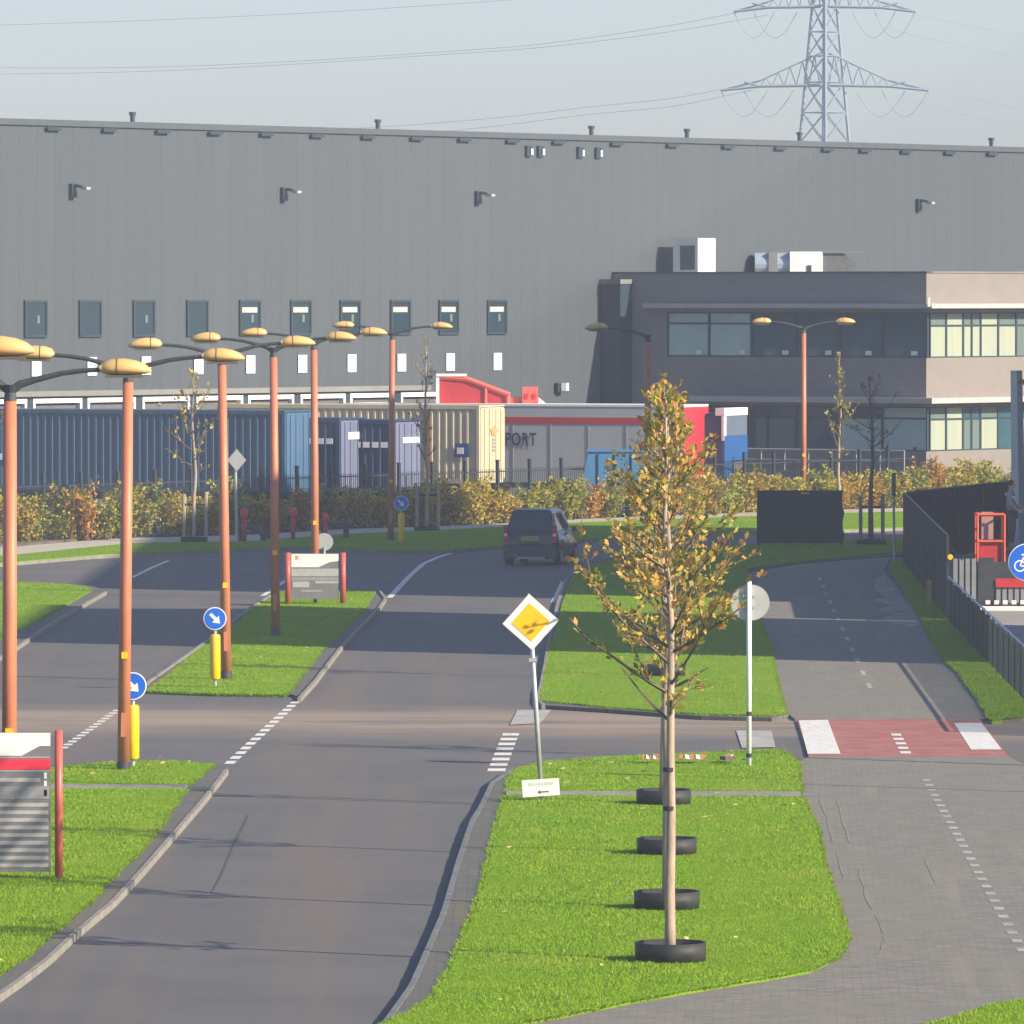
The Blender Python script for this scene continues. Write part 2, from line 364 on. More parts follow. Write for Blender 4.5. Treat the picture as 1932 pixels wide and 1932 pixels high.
def D(pts, z=0.0): return [G(x, y, z) for x, y in pts]

# ------------------------------------------------------------------ ground, roads, islands
struct(MB().sheet([(-3000, -200), (3000, -200), (3000, 5000), (-3000, 5000)], -0.12).build('ground', m_terrain))
far_edge = [(-140, 1076), (32, 1061), (176, 1049), (322, 1042), (410, 1038), (472, 1034), (633, 1034), (724, 1040), (853, 1039), (941, 1031), (1000, 1026), (1100, 1019), (1250, 1012), (1420, 1005), (1560, 1001), (1720, 996), (1960, 988)]
road_pts = [(-45, 60), (45, 60), (45, 240)] + [(p.x, p.y) for p in reversed(D(far_edge))] + [(-45, 215)]
struct(MB().sheet(road_pts, 0.0).build('road', m_asphalt))

def kerb_run(path, parent, side, w_=0.07, h=0.09, mat=m_kerb, step=1.0):
    pts = [Vector((p[0], p[1])) for p in path]
    L = [0.0]
    for a, b in zip(pts, pts[1:]): L.append(L[-1] + (b - a).length)
    def at(s):
        s = min(max(s, 0), L[-1])
        for i in range(len(pts) - 1):
            if s <= L[i + 1]:
                return pts[i] + (pts[i + 1] - pts[i]) * ((s - L[i]) / max(L[i + 1] - L[i], 1e-6))
        return pts[-1]
    n = max(1, int(round(L[-1] / step)))
    def nrm(s):
        d = (at(s + 0.25) - at(s - 0.25)).normalized(); return Vector((-d.y, d.x)) * side
    rng = random.Random(n)
    for i in range(n):
        s0, s1 = L[-1] * i / n + 0.006, L[-1] * (i + 1) / n - 0.006
        a, b = at(s0), at(s1); na, nb = nrm(s0), nrm(s1); hh = h + rng.uniform(-0.004, 0.004)
        MB().prism([a, b, b + nb * w_, a + na * w_], -0.05, hh).build('kerb_stone', mat, parent)

lawns = []
def island(name, label, outer, grass, kerbs, strip_mat=m_strip, zt=0.075, lawn_z=0.105, kmat=m_kerb):
    o = struct(MB().prism(D(outer, zt), -0.1, zt).build(name, strip_mat))
    for g in (grass if isinstance(grass[0], list) else [grass]):
        gp = D(g, lawn_z); MB().prism(gp, 0.0, lawn_z).build('lawn', m_lawn, o); lawns.append((gp, lawn_z))
    for path, side in kerbs: kerb_run(D(path, .09), o, side, mat=kmat)
    return o
# island with the big site sign, bottom left
k1 = [(431, 1451), (407, 1483), (381, 1515), (322, 1583), (272, 1641), (217, 1700), (146, 1759), (94, 1808), (44, 1846), (0, 1877), (-100, 1940), (-260, 2030)]
g1a = [(401, 1441), (354, 1480), (60, 1480), (-40, 1530), (-30, 1500), (63, 1452), (120, 1445), (205, 1438), (325, 1435)]
g1b = [(349, 1488), (322, 1524), (299, 1559), (264, 1603), (223, 1638), (176, 1691), (126, 1735), (82, 1770), (47, 1803), (0, 1832), (-60, 1868), (-230, 1970), (-330, 1800), (-160, 1610), (-40, 1540), (52, 1488)]
o1 = [(431, 1451), (415, 1440), (325, 1432), (205, 1434), (120, 1441), (55, 1450), (-60, 1528), (-350, 1800), (-260, 2030)] + list(reversed(k1[1:-1]))
island('traffic_island', '', o1, [g1a, g1b], [(k1, -1)])
# middle island
k2r = [(568, 1316), (598, 1283), (642, 1225), (677, 1187), (715, 1149), (730, 1128), (718, 1113)]
k2l = [(262, 1303), (276, 1285), (392, 1205), (450, 1160), (525, 1110)]
g2 = [(278, 1303), (400, 1308), (539, 1310), (612, 1219), (656, 1178), (694, 1143), (710, 1116), (653, 1113), (540, 1113), (472, 1148), (454, 1172), (393, 1213), (316, 1278)]
o2 = k2r + [(653, 1107), (525, 1110)] + list(reversed(k2l[:-1])) + [(278, 1301), (400, 1306), (545, 1308)]
island('traffic_island', '', o2, g2, [(k2r, 1), (k2l, -1)], zt=.05, lawn_z=.062)
# verge with the row of young trees
k3 = [(958, 1453), (925, 1475), (906, 1515), (886, 1548), (861, 1621), (832, 1720), (773, 1855), (727, 1920), (700, 1955)]
g3a = [(970, 1457), (985, 1448), (1031, 1436), (1149, 1428), (1295, 1420), (1471, 1414), (1504, 1436), (1510, 1492), (957, 1492)]
g3b = [(955, 1500), (935, 1571), (911, 1677), (894, 1723), (853, 1823), (817, 1882), (779, 1908), (727, 1930), (690, 1960), (700, 2000), (850, 1975), (943, 1932), (1061, 1911), (1187, 1885), (1324, 1861), (1454, 1840), (1530, 1826), (1577, 1803), (1597, 1770), (1589, 1738), (1571, 1682), (1551, 1624), (1542, 1568), (1524, 1530), (1513, 1503)]
o3 = k3 + [(700, 1998), (850, 1972), (943, 1929), (1061, 1908), (1187, 1882), (1324, 1858), (1454, 1837), (1528, 1823), (1573, 1800), (1592, 1770), (1585, 1738), (1567, 1682), (1547, 1624), (1538, 1568), (1520, 1530), (1509, 1500), (1500, 1440), (1471, 1418), (1295, 1424), (1149, 1432), (1031, 1440), (978, 1452)]
island('grass_verge', '', o3, [g3a, g3b], [(k3, 1)], kmat=m_kerb_d)
# verge behind the junction
k4 = [(1022, 1330), (1012, 1318), (1026, 1250), (1033, 1205), (1050, 1135), (1066, 1092), (1090, 1072)]
g4 = [(1025, 1321), (1149, 1333), (1324, 1346), (1456, 1349), (1482, 1345), (1471, 1313), (1460, 1263), (1448, 1207), (1439, 1190), (1428, 1150), (1410, 1073), (1507, 1059), (1685, 1042), (1722, 1040), (1720, 1014), (1560, 1021), (1430, 1026), (1370, 1030), (1260, 1040), (1170, 1051), (1115, 1066), (1080, 1088), (1061, 1137), (1043, 1207), (1037, 1251)]
o4 = [(1022, 1330), (1012, 1318), (1026, 1250), (1033, 1205), (1050, 1135), (1066, 1092), (1105, 1063), (1170, 1047), (1260, 1036), (1370, 1027), (1560, 1018), (1722, 1011), (1724, 1044), (1507, 1062), (1415, 1077), (1443, 1190), (1464, 1263), (1475, 1313), (1488, 1347), (1456, 1354), (1324, 1351), (1149, 1338)]
island('grass_verge', '', o4, g4, [(k4, -1)])
# left grass corner
k5 = [(203, 1115), (150, 1145), (89, 1182), (32, 1221), (-60, 1275)]
g5 = [(29, 1098), (102, 1100), (159, 1105), (175, 1112), (127, 1140), (81, 1163), (58, 1174), (28, 1189), (-90, 1250), (-130, 1095)]
o5 = [(203, 1115), (160, 1101), (102, 1096), (29, 1094), (-150, 1090), (-150, 1275)] + [(-60, 1275), (32, 1221), (89, 1182), (150, 1145)]
island('grass_verge', '', o5, g5, [(k5, -1)])
# far strip, footpath and planting bed along the fence
strip_top = [(-140, 1058), (32, 1046), (249, 1024), (470, 1021), (653, 1007), (826, 1000), (940, 994), (1100, 985), (1377, 975), (1594, 968), (1720, 964), (1960, 955)]
foot_top = [(-140, 1040), (32, 1031), (150, 1021), (249, 1015), (470, 1009), (653, 998), (826, 993), (940, 988), (1100, 979), (1377, 968), (1594, 961), (1720, 958), (1960, 949)]
bed_top = [(-140, 1018), (400, 994), (900, 974), (1400, 952), (1960, 930)]
gp = D(far_edge + list(reversed(strip_top)), .09)
fv = struct(MB().prism(gp, -0.1, 0.09).build('grass_verge', m_kerb))
gp2 = D([(x, y - 2) for x, y in far_edge] + list(reversed(strip_top)), .12)
MB().prism(gp2, 0.0, 0.12).build('lawn', m_lawn, fv); lawns.append((gp2, 0.12))
struct(MB().prism(D(strip_top + list(reversed(foot_top)), .1), -0.1, 0.10).build('footpath', m_foot))
struct(MB().prism(D(foot_top + list(reversed(bed_top))), -0.1, 0.08).build('planting_bed', m_soil))
yard = [(p.x, p.y) for p in D(bed_top)] + [(60, 330), (60, 420), (-70, 420), (-70, 240)]
struct(MB().sheet(yard, -0.02).build('yard', m_yard))
# cycle path beyond and before the side road
bp1 = [(1408, 1076), (1507, 1062), (1685, 1045), (1668, 1075), (1712, 1131), (1744, 1187), (1776, 1239), (1806, 1266), (1847, 1321), (1866, 1356), (1500, 1356), (1486, 1346), (1472, 1313), (1461, 1263), (1449, 1207), (1440, 1190), (1429, 1150)]
struct(MB().prism(D(bp1, .045), -.05, .045).build('cycle_path', m_pave))
bp2 = [(1527, 1427), (1903, 1427), (1950, 1452), (2150, 1560), (2300, 1700), (2300, 2150), (650, 2150), (690, 2004), (943, 1934), (1324, 1862), (1530, 1827), (1598, 1770), (1572, 1682), (1543, 1568), (1513, 1500), (1508, 1437)]
struct(MB().prism(D(bp2, .045), -.05, .045).build('cycle_path', m_pave))
g6 = [(1745, 1934), (1806, 1917), (1876, 1893), (1932, 1884), (2150, 1845), (2200, 2150), (1500, 2150), (1640, 1975)]
o6 = [(1749, 1937), (1810, 1920), (1880, 1896), (1936, 1887), (2150, 1850), (2190, 2140), (1510, 2140), (1648, 1978)]
island('grass_verge', '', o6, g6, [])
g7 = [(1872, 1356), (1960, 1348), (2100, 1340), (2100, 1150), (1990, 1290), (1935, 1320), (1870, 1255), (1806, 1190), (1757, 1128), (1722, 1080), (1690, 1052), (1680, 1072), (1716, 1131), (1748, 1187), (1780, 1239), (1810, 1266), (1851, 1321)]
o7 = [(1869, 1359), (1960, 1352), (2110, 1344), (2110, 1140), (1990, 1290), (1935, 1322), (1870, 1256), (1806, 1191), (1757, 1130), (1722, 1081), (1690, 1050), (1677, 1072), (1713, 1131), (1745, 1187), (1777, 1239), (1807, 1266), (1848, 1321)]
island('grass_verge', '', o7, g7, [])
g8 = [(1948, 1452), (1985, 1446), (2150, 1440), (2150, 1545), (1990, 1466)]
island('grass_verge', '', [(1940, 1450), (1985, 1441), (2155, 1434), (2155, 1552), (1985, 1469)], g8, [])
struct(MB().sheet([(11.5, 120), (60, 120), (60, 236), (15.5, 240), (12.0, 228), (11.2, 187)], 0.02).build('building_site_ground', m_yard))

# painted markings
def marking(pts, name='road_marking', z=0.016, mat=m_white_line): return struct(MB().sheet(D(pts), z).build(name, mat))
cross = struct(MB().prism(D([(1503.5, 1357), (1849, 1357), (1902, 1426.5), (1526, 1426.5)], .04), -.05, .04).build('cycle_crossing', m_red_asph))
for q in ([(1507, 1359), (1562, 1358), (1586, 1422), (1524, 1422)], [(1800, 1364), (1852, 1364), (1890, 1414), (1832, 1414)]):
    MB().sheet(D(q, .044), 0.044).build('white_block', m_white_line, cross)
marking([(1389, 1380), (1456, 1380), (1463, 1411), (1400, 1413)], mat=m_pale_mark)
marking([(976, 1341), (1040, 1341), (1020, 1366), (962, 1369)], mat=m_pale_mark)
def line_strip(path, width, z=0.006):
    pts = D(path); mb = MB()
    L, Rr = [], []
    for i, p in enumerate(pts):
        d = (pts[min(i + 1, len(pts) - 1)] - pts[max(i - 1, 0)]).normalized(); n = Vector((-d.y, d.x, 0)) * width / 2
        L.append(p + n); Rr.append(p - n)
    return struct(MB().sheet(L + list(reversed(Rr)), z).build('road_marking', m_white_line))
line_strip([(735, 1128), (755, 1106), (775, 1085), (800, 1063), (828, 1051), (858, 1042)], 0.16)
line_strip([(249, 1090), (285, 1072), (318, 1058)], 0.14)
line_strip([(495, 1125), (515, 1112)], 0.14); line_strip([(523, 1106), (541, 1095)], 0.14)
line_strip([(1043, 1137), (1052, 1118), (1061, 1098)], 0.11)
def dashes(a, b, n, ratio, width, z=0.006, mat=m_white_line):
    A, B = G(*a, z), G(*b, z); d = (B - A); u = d.normalized(); nn = Vector((-u.y, u.x, 0)) * width / 2
    root = None
    for i in range(n):
        s0 = d * ((i + 0.0) / n); s1 = d * ((i + ratio) / n)
        o = MB().sheet([A + s0 + nn, A + s1 + nn, A + s1 - nn, A + s0 - nn], z).build('road_marking' if root is None else 'dash', mat, root)
        if root is None: root = struct(o)
dashes((118, 1412), (225, 1337), 14, 0.55, 0.15)
dashes((432, 1441), (562, 1320), 15, 0.6, 0.17)
dashes((936, 1455), (966, 1379), 8, 0.52, 0.30)
dashes((1747, 1470), (1936, 1805), 27, 0.38, 0.13, z=0.049, mat=m_pale_mark)
dashes((1690, 1384), (1712, 1426), 5, 0.5, 0.18, z=0.044)
def wavy(path, width, z, mat, name):
    pts = [G(x, y, z) for x, y in path]; mb = MB(); L_, R_ = [], []; rg = random.Random(len(path))
    fine = []
    for a, b in zip(pts, pts[1:]): fine += [a.lerp(b, k / 6) for k in range(6)]
    for i in range(1, len(fine) - 1):
        d = (fine[i + 1] - fine[i - 1]).normalized(); nn = Vector((-d.y, d.x, 0)) * width * rg.uniform(.05, .5); L_.append(fine[i] + nn); R_.append(fine[i] - nn)
    for i in range(0, len(L_) - 2, 2):
        if rg.random() < .72: mb.add([L_[i], L_[i + 1], L_[i + 2], R_[i + 2], R_[i + 1], R_[i]], [(5, 4, 3, 2, 1, 0)])
    return struct(mb.build(name, mat))
m_moss = M('moss_in_joints', (0.21, 0.20, 0.125), 0.95, (0.165, 0.16, 0.12), 3.0)
wavy([(1571, 1468), (1592, 1554), (1618, 1630), (1638, 1697), (1655, 1733), (1668, 1758), (1671, 1775), (1663, 1793), (1647, 1806), (1622, 1818), (1595, 1828)], .07, .049, m_moss, 'moss_line')
wavy([(1539, 1483), (1556, 1530), (1577, 1600), (1595, 1668), (1612, 1724)], .06, .049, m_moss, 'moss_line')
wavy([(1726, 1577), (1745, 1615), (1762, 1660), (1782, 1703)], .05, .049, m_moss, 'moss_line')
struct(MB().sheet(D([(1652, 1092), (1668, 1084), (1684, 1100), (1702, 1128), (1722, 1152), (1738, 1178), (1720, 1182), (1690, 1176), (1660, 1166), (1690, 1160), (1655, 1150), (1682, 1142), (1648, 1132), (1672, 1126), (1650, 1112)], .049), .049).build('sand_patch', M('spilled_sand', (0.34, 0.30, 0.25), 0.95, (0.20, 0.185, 0.165), 1.6, lo=.4, hi=.6)))
dashes((1545, 1090), (1650, 1315), 12, 0.35, 0.10, z=0.049, mat=m_pale_mark)
struct(MB().sheet(D([(466, 1538), (471, 1538), (440, 1600), (418, 1655), (400, 1684), (398, 1684), (413, 1655), (436, 1600)]), 0.004).build('tyre_mark', M('tyre_rubber_stain', (0.045, 0.044, 0.047), 0.8, (0.07, 0.068, 0.07), 3.0)))
# concrete strips across the verge and island
struct(MB().prism(D([(955, 1493), (1510, 1494), (1513, 1502), (955, 1499)], .1), 0.0, 0.108).build('concrete_strip', m_kerb))
struct(MB().prism(D([(60, 1481), (354, 1481), (349, 1487), (52, 1487)], .1), 0.0, 0.108).build('concrete_strip', m_kerb))

# grass blades: real geometry on every lawn near enough to show them
def blades(polys, per_m2, hmin, hmax, wd, seed, maxn):
    rng = np.random.default_rng(seed); V = []
    for gp, z in polys:
        xs = np.array([p[0] for p in gp]); ys = np.array([p[1] for p in gp])
        bb = (xs.max() - xs.min()) * (ys.max() - ys.min()); n = int(min(maxn, bb * per_m2))
        px = rng.uniform(xs.min(), xs.max(), n); py = rng.uniform(ys.min(), ys.max(), n)
        keep = np.abs(px / np.maximum(py, 1)) < 0.072
        px, py = px[keep], py[keep]
        ins = np.zeros(len(px), bool); j = len(xs) - 1
        for i in range(len(xs)):
            c = ((ys[i] > py) != (ys[j] > py)) & (px < (xs[j] - xs[i]) * (py - ys[i]) / (ys[j] - ys[i] + 1e-12) + xs[i])
            ins ^= c; j = i
        px, py = px[ins], py[ins]; n = len(px)
        if not n: continue
        h = rng.uniform(hmin, hmax, n) * (0.7 + 0.6 * (np.sin(px * 1.7 + 1.3 * np.sin(py * .9)) * 0.5 + 0.5)); a = rng.uniform(0, 2 * np.pi, n); ww = rng.uniform(0.6, 1.2, n) * wd
        la = rng.uniform(0, 2 * np.pi, n); ll = rng.uniform(0.1, 0.7, n) * h
        v = np.zeros((n, 3, 3)); v[:, 0, 0] = px - np.cos(a) * ww; v[:, 0, 1] = py - np.sin(a) * ww; v[:, 0, 2] = z - 0.01
        v[:, 1, 0] = px + np.cos(a) * ww; v[:, 1, 1] = py + np.sin(a) * ww; v[:, 1, 2] = z - 0.01
        v[:, 2, 0] = px + np.cos(la) * ll; v[:, 2, 1] = py + np.sin(la) * ll; v[:, 2, 2] = z + h
        V.append(v.reshape(-1, 3))
    return np.concatenate(V)
def tri_soup(name, V, mat, parent=None, nv=3):
    me = bpy.data.meshes.new(name); n = len(V)
    me.vertices.add(n); me.vertices.foreach_set('co', V.astype(np.float32).ravel())
    me.loops.add(n); me.loops.foreach_set('vertex_index', np.arange(n, dtype=np.int32))
    me.polygons.add(n // nv); me.polygons.foreach_set('loop_start', np.arange(0, n, nv, dtype=np.int32))
    try: me.polygons.foreach_set('loop_total', np.full(n // nv, nv, dtype=np.int32))
    except Exception: pass
    me.update(calc_edges=True); me.validate(); me.materials.append(mat)
    return link(name, me, parent)
V = blades(lawns, 640, 0.010, 0.034, 0.011, 4, 190000)
def fringe(polys, step, seed):       # ragged tufts hanging over the lawn edges
    rng = np.random.default_rng(seed); out = []
    for gp, z in polys:
        n = len(gp)
        for i in range(n):
            a, b = np.array(gp[i][:2]), np.array(gp[(i + 1) % n][:2]); d = b - a; L = np.linalg.norm(d)
            if L < .05 or abs(a[0] / a[1]) > .075 or a[1] > 190: continue
            m = int(L / step); t = rng.random(m); nn = np.array([d[1], -d[0]]) / L
            ar = sum(gp[k][0] * gp[(k + 1) % n][1] - gp[(k + 1) % n][0] * gp[k][1] for k in range(n))
            if ar < 0: nn = -nn
            wav = .5 + .5 * np.sin(t * L * 3.1 + i) * np.sin(t * L * 1.3)
            p = a + t[:, None] * d + nn * (rng.uniform(-.06, .02, m) + .05 * wav)[:, None]; h = rng.uniform(.02, .055, m); an = rng.uniform(0, 6.28, m); w_ = rng.uniform(.008, .018, m)
            v = np.zeros((m, 3, 3)); v[:, 0, :2] = p - np.stack([np.cos(an), np.sin(an)], 1) * w_[:, None]; v[:, 1, :2] = p + np.stack([np.cos(an), np.sin(an)], 1) * w_[:, None]
            v[:, 2, :2] = p + nn * (h * rng.uniform(.2, 1.3, m))[:, None] + d / L * (rng.uniform(-.03, .03, m))[:, None]
            v[:, 0, 2] = v[:, 1, 2] = z - .03; v[:, 2, 2] = z - .03 + h; out.append(v.reshape(-1, 3))
    return np.concatenate(out)
V = np.concatenate([V, fringe(lawns, .007, 12)])
tag(tri_soup('grass', V, m_blade), 'short green grass growing on the verges and islands', 'grass', kind='stuff')
# fallen leaves
rng = np.random.default_rng(8); LV = []
for gp, z in lawns[:5] + lawns[7:8]:
    xs = [p[0] for p in gp]; ys = [p[1] for p in gp]
    for k in range(150):
        x, y = rng.uniform(min(xs), max(xs)), rng.uniform(min(ys), max(ys)); ins = False; j = len(gp) - 1
        for i in range(len(gp)):
            if (ys[i] > y) != (ys[j] > y) and x < (xs[j] - xs[i]) * (y - ys[i]) / (ys[j] - ys[i] + 1e-9) + xs[i]: ins = not ins
            j = i
        if not ins or rng.random() > 0.45: continue
        a = rng.uniform(0, 6.28); l = rng.uniform(0.03, 0.06); zz = z + rng.uniform(0.05, 0.08); t = rng.uniform(-.6, .6)
        u = np.array([math.cos(a), math.sin(a), 0.3 * t]) * l; v_ = np.array([-math.sin(a), math.cos(a), t]) * l * .6; c = np.array([x, y, zz])
        LV += [c - u, c - v_, c + u, c + v_]
tag(tri_soup('fallen_leaves', np.array(LV), island_mat('fallen_leaf', [(0, (.45, .33, .10)), (.5, (.55, .42, .2)), (1, (.4, .2, .06))]), nv=4), 'pale fallen leaves scattered on the grass', 'leaves', kind='stuff')

# ------------------------------------------------------------------ warehouse and office (one frame: x along the facade, y into the building)
PH = R(53.5); FP0 = Vector((3.93, 301.8)); FD = Vector((math.cos(PH), math.sin(PH))); FI = Vector((-math.sin(PH), math.cos(PH)))
def isect(x, p, d):
    k = (x - 966.0) / F; return (k * p.y - p.x) / (d.x - k * d.y)
def FT(x): return isect(x, FP0, FD)
wh = thing('warehouse', 'huge grey ribbed warehouse with a row of small dark windows and loading docks', 'warehouse', (FP0.x, FP0.y, 0), PH)
ZR = 14.2
T0, T1 = -62, 48
MB().bx(T0, T1, 0.08, 70, 0, ZR - 0.12).build('wall', m_clad, wh)
MB().bx(T0 - .1, T1 + .1, 0.35, 70.1, ZR - 0.12, ZR - 0.02).build('roof', m_flatroof, wh)
prof = []
for k in range(5):
    x = k * 0.2
    prof += [(x, 0.0), (x + 0.055, 0.0), (x + 0.075, -0.012), (x + 0.155, -0.012), (x + 0.175, 0.0)]
prof = [p for p in prof if p[0] < 0.985] + [(0.994, 0.0)]
mb = MB(); n = len(prof)
mb.add([(x, y, 0.05) for x, y in prof] + [(x, y, ZR - 0.2) for x, y in prof], [(i, i + 1, n + i + 1, n + i) for i in range(n - 1)])
mb.add([(-0.004, 0.03, 0.05), (0, 0, 0.05), (0, 0, ZR - .2), (-0.004, 0.03, ZR - .2)], [(0, 1, 2, 3)])
panel = mb.build('wall_panel', m_clad, wh, (T0, 0, 0))
for i in range(1, T1 - T0):
    c = panel.copy(); col.objects.link(c); c.parent = wh; c.location = (T0 + i, 0, 0)
MB().bx(T0 - .05, T1 + .05, -0.10, 0.34, ZR - 0.2, ZR + 0.02).build('roof_trim', m_trim, wh)
ob = MB().bx(-0.38, 0.38, -0.16, -0.102, -0.07, 0.07).build('gutter_outlet', m_frame_d, wh, (FT(98), 0, ZR - 0.30))
for x in (203, 304, 403, 500, 595, 691, 783, 873, 963, 1050, 1160, 1265, 1370, 1468, 1557, 1628, 1705, 1787, 1868):
    c = ob.copy(); col.objects.link(c); c.parent = wh; c.location = (FT(x), 0, ZR - 0.30)
rp = MB().tube([(0, 0, 0), (0, 0, .42)], 0.09, 8).tube([(0, 0, .30), (0, 0, .42)], 0.13, 8).build('roof_post', m_frame_d, wh, (FT(275), 0.6, ZR - 0.02))
for x in (737, 1139, 1319, 1531, 1892):
    c = rp.copy(); col.objects.link(c); c.parent = wh; c.location = (FT(x), 0.6, ZR - 0.02)
# windows: frame, pane, some with a half drawn blind
WX = (66, 169, 270, 371, 470, 566, 659, 754, 845, 936)
for i, x in enumerate(WX):
    f = MB().bx(-.62, -.54, -.09, .0, 0, 1.32).bx(.54, .62, -.09, .0, 0, 1.32).bx(-.54, .54, -.09, .0, 0, .08).bx(-.54, .54, -.09, .0, 1.24, 1.32).build('window', m_frame_d, wh, (FT(x), 0, 6.46))
    MB().bx(-.54, .54, -.05, -.033, .08, 1.24).build('pane', m_wglass, f)
    if i >= 4: MB().bx(-.50, .40, -.075, -.052, .86, 1.06).build('blind', m_print_l, f)
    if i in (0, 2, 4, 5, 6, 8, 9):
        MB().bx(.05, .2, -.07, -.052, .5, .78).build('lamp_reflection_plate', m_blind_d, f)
for i, x in enumerate((67, 172, 274, 373, 471, 569, 662, 756, 848, 937)):
    MB().bx(-.26, .26, -.06, -.03, 0, .66).build('dock_number_panel', m_white, wh, (FT(x), 0, 5.08))
cx0, cx1 = T0 + 2, FT(797)
MB().bx(cx0, cx1, -.42, -.03, 4.36, 4.55).build('dock_canopy', m_canopy, wh)
for x in (-110, -8, 97, 199, 302, 403, 500, 598, 691, 786):
    t = FT(x)
    d = MB().bx(-1.36, -1.24, -.3, -.03, 0, 4.28).bx(1.24, 1.36, -.3, -.03, 0, 4.28).bx(-1.24, 1.24, -.3, -.03, 4.12, 4.28).build('dock_shelter', m_white, wh, (t, 0, 0))
    mbd = MB()
    for k in range(10): mbd.bx(-1.23, 1.23, -.12, -.05, 1.2 + k * .285, 1.2 + k * .285 + .275)
    mbd.build('dock_door', m_beige, d)
    MB().bx(1.40, 1.88, -.28, -.03, 0, 4.26).build('dock_pillar', m_frame_d, wh, (t, 0, 0))
def wall_lamp(x, label):
    t = FT(x); o = thing('wall_lamp', label, 'wall lamp', (FP0.x + FD.x * t, FP0.y + FD.y * t, 11.4), PH, 'floodlights on the warehouse wall')
    MB().bx(-.15, .15, -.16, -.03, .05, .55).build('bracket', m_frame_d, o)
    MB().tube([(0, -.1, .46), (.02, -.3, .48), (.05, -.5, .42)], .06, 6).build('arm', m_frame_d, o)
    MB().box((.06, -.62, .38), (.24, .28, .09)).build('lamp_head', m_galv, o)
wall_lamp(135, 'floodlight on a bracket high on the warehouse wall, leftmost of the four')
wall_lamp(533, 'floodlight on a bracket high on the warehouse wall, second from the left')
wall_lamp(899, 'floodlight on a bracket high on the warehouse wall, just left of the vents')
wall_lamp(1730, 'floodlight on a bracket high on the warehouse wall, above the office roof')
for x in (995, 1017, 1092, 1126):
    f = MB().bx(-.17, .17, -.12, -.03, 0, .42).build('wall_vent', m_frame_d, wh, (FT(x), 0, 13.32)); MB().bx(.05, .17, -.16, -.122, .06, .30).build('vent_hood', m_white, f)
t = FT(1050); o = thing('wall_lamp', 'small white floodlight low on the warehouse wall above the trailer', 'wall lamp', (FP0.x + FD.x * t, FP0.y + FD.y * t, 4.3), PH)
MB().bx(-.18, .0, -.2, -.03, -.1, .25).build('bracket', m_dark, o); MB().box((.14, -.32, .1), (.34, .2, .3), R(20)).build('lamp_head', m_white, o)

of = thing('office_building', 'two storey grey brick office with ribbon windows in front of the warehouse', 'office', (FP0.x, FP0.y, 0), PH)
YC = -14.76
ZO = 8.81
oc = FP0 + FI * YC
def OY(x): return isect(x, FP0, FI)           # on the left face: distance along y
def OX(x): return isect(x, oc, FD)            # on the right face: distance along x
m_brick_b = M('beige_brick', (0.225, 0.195, 0.172), 0.75, (0.205, 0.178, 0.157), 2.0)
# walls in bands so that the windows are real openings
def band_left(z0, z1, m): MB().bx(0, .3, YC + .3, -.04, z0, z1).build('wall', m, of)
def band_right(z0, z1, m): MB().bx(0, 26, YC, YC + .3, z0, z1).build('wall', m, of)
for z0, z1 in ((0, 2.0), (3.70, 5.57), (7.30, ZO)):
    band_left(z0, z1, m_brick); band_right(z0, z1, m_brick_b)
for z0, z1 in ((2.0, 3.70), (5.57, 7.30)):
    MB().bx(0, .3, OY(1258), -.04, z0, z1).build('wall', m_brick, of)
MB().bx(.05, 25.9, YC + .35, -.04, ZO - .45, ZO - .15).build('roof', m_flatroof, of)
MB().bx(-.04, .36, YC - .04, -.03, ZO, ZO + .06).build('roof_trim', m_trim, of); MB().bx(.365, 26, YC - .04, YC + .36, ZO, ZO + .06).build('roof_trim', m_canopy, of)
for z0, z1, xl in ((7.46, 7.64, 1233), (3.84, 4.05, 1320)):
    MB().bx(-.75, -.002, YC - .75, OY(xl), z0, z1).build('canopy', m_ocan, of); MB().bx(.0, 26, YC - .75, YC - .002, z0, z1).build('canopy', m_ocan, of)
def window_row(face, edges, z0, z1, zt, mats, blinds=()):
    for i, (a, b) in enumerate(zip(edges, edges[1:])):
        lo, hi = (OY(b), OY(a)) if face == 'L' else (OX(a), OX(b)); g = .05
        f = MB(); T = (lambda a0, a1, q0, q1, d0, d1: f.bx(d0, d1, a0, a1, q0, q1)) if face == 'L' else (lambda a0, a1, q0, q1, d0, d1: f.bx(a0, a1, YC + d0, YC + d1, q0, q1))
        dd0, dd1 = .05, .16
        T(lo, lo + g, z0, z1, dd0, dd1); T(hi - g, hi, z0, z1, dd0, dd1); T(lo + g, hi - g, z0, z0 + g, dd0, dd1); T(lo + g, hi - g, z1 - g, z1, dd0, dd1); T(lo + g, hi - g, zt - .03, zt + .03, dd0, dd1)
        fo = f.build('window', m_frame_d, of)
        for q0, q1, mm in ((z0 + g, zt - .03, mats[i % len(mats)][0]), (zt + .03, z1 - g, mats[i % len(mats)][1])):
            p = MB()
            if face == 'L': p.bx(.09, .11, lo + g, hi - g, q0, q1)
            else: p.bx(lo + g, hi - g, YC + .09, YC + .11, q0, q1)
            p.build('pane', mm, fo)
    return
bl, dk = (m_oglass_l, m_oglass), (m_oglass, m_oglass)
window_row('L', [1258, 1336, 1416, 1500, 1583, 1663, 1748], 5.57, 7.30, 6.86, [(m_oglass_l, m_oglass_l), (m_oglass_l, m_oglass_l), dk, dk, dk, dk])
window_row('L', [1420, 1446, 1500, 1583, 1663, 1748], 2.0, 3.70, 3.25, [(m_blind_d, m_oglass), (m_blind_d, m_oglass), dk, (m_oglass_l, m_oglass), (m_oglass_l, m_oglass_l)])
vl = (m_blind, m_blind_d)
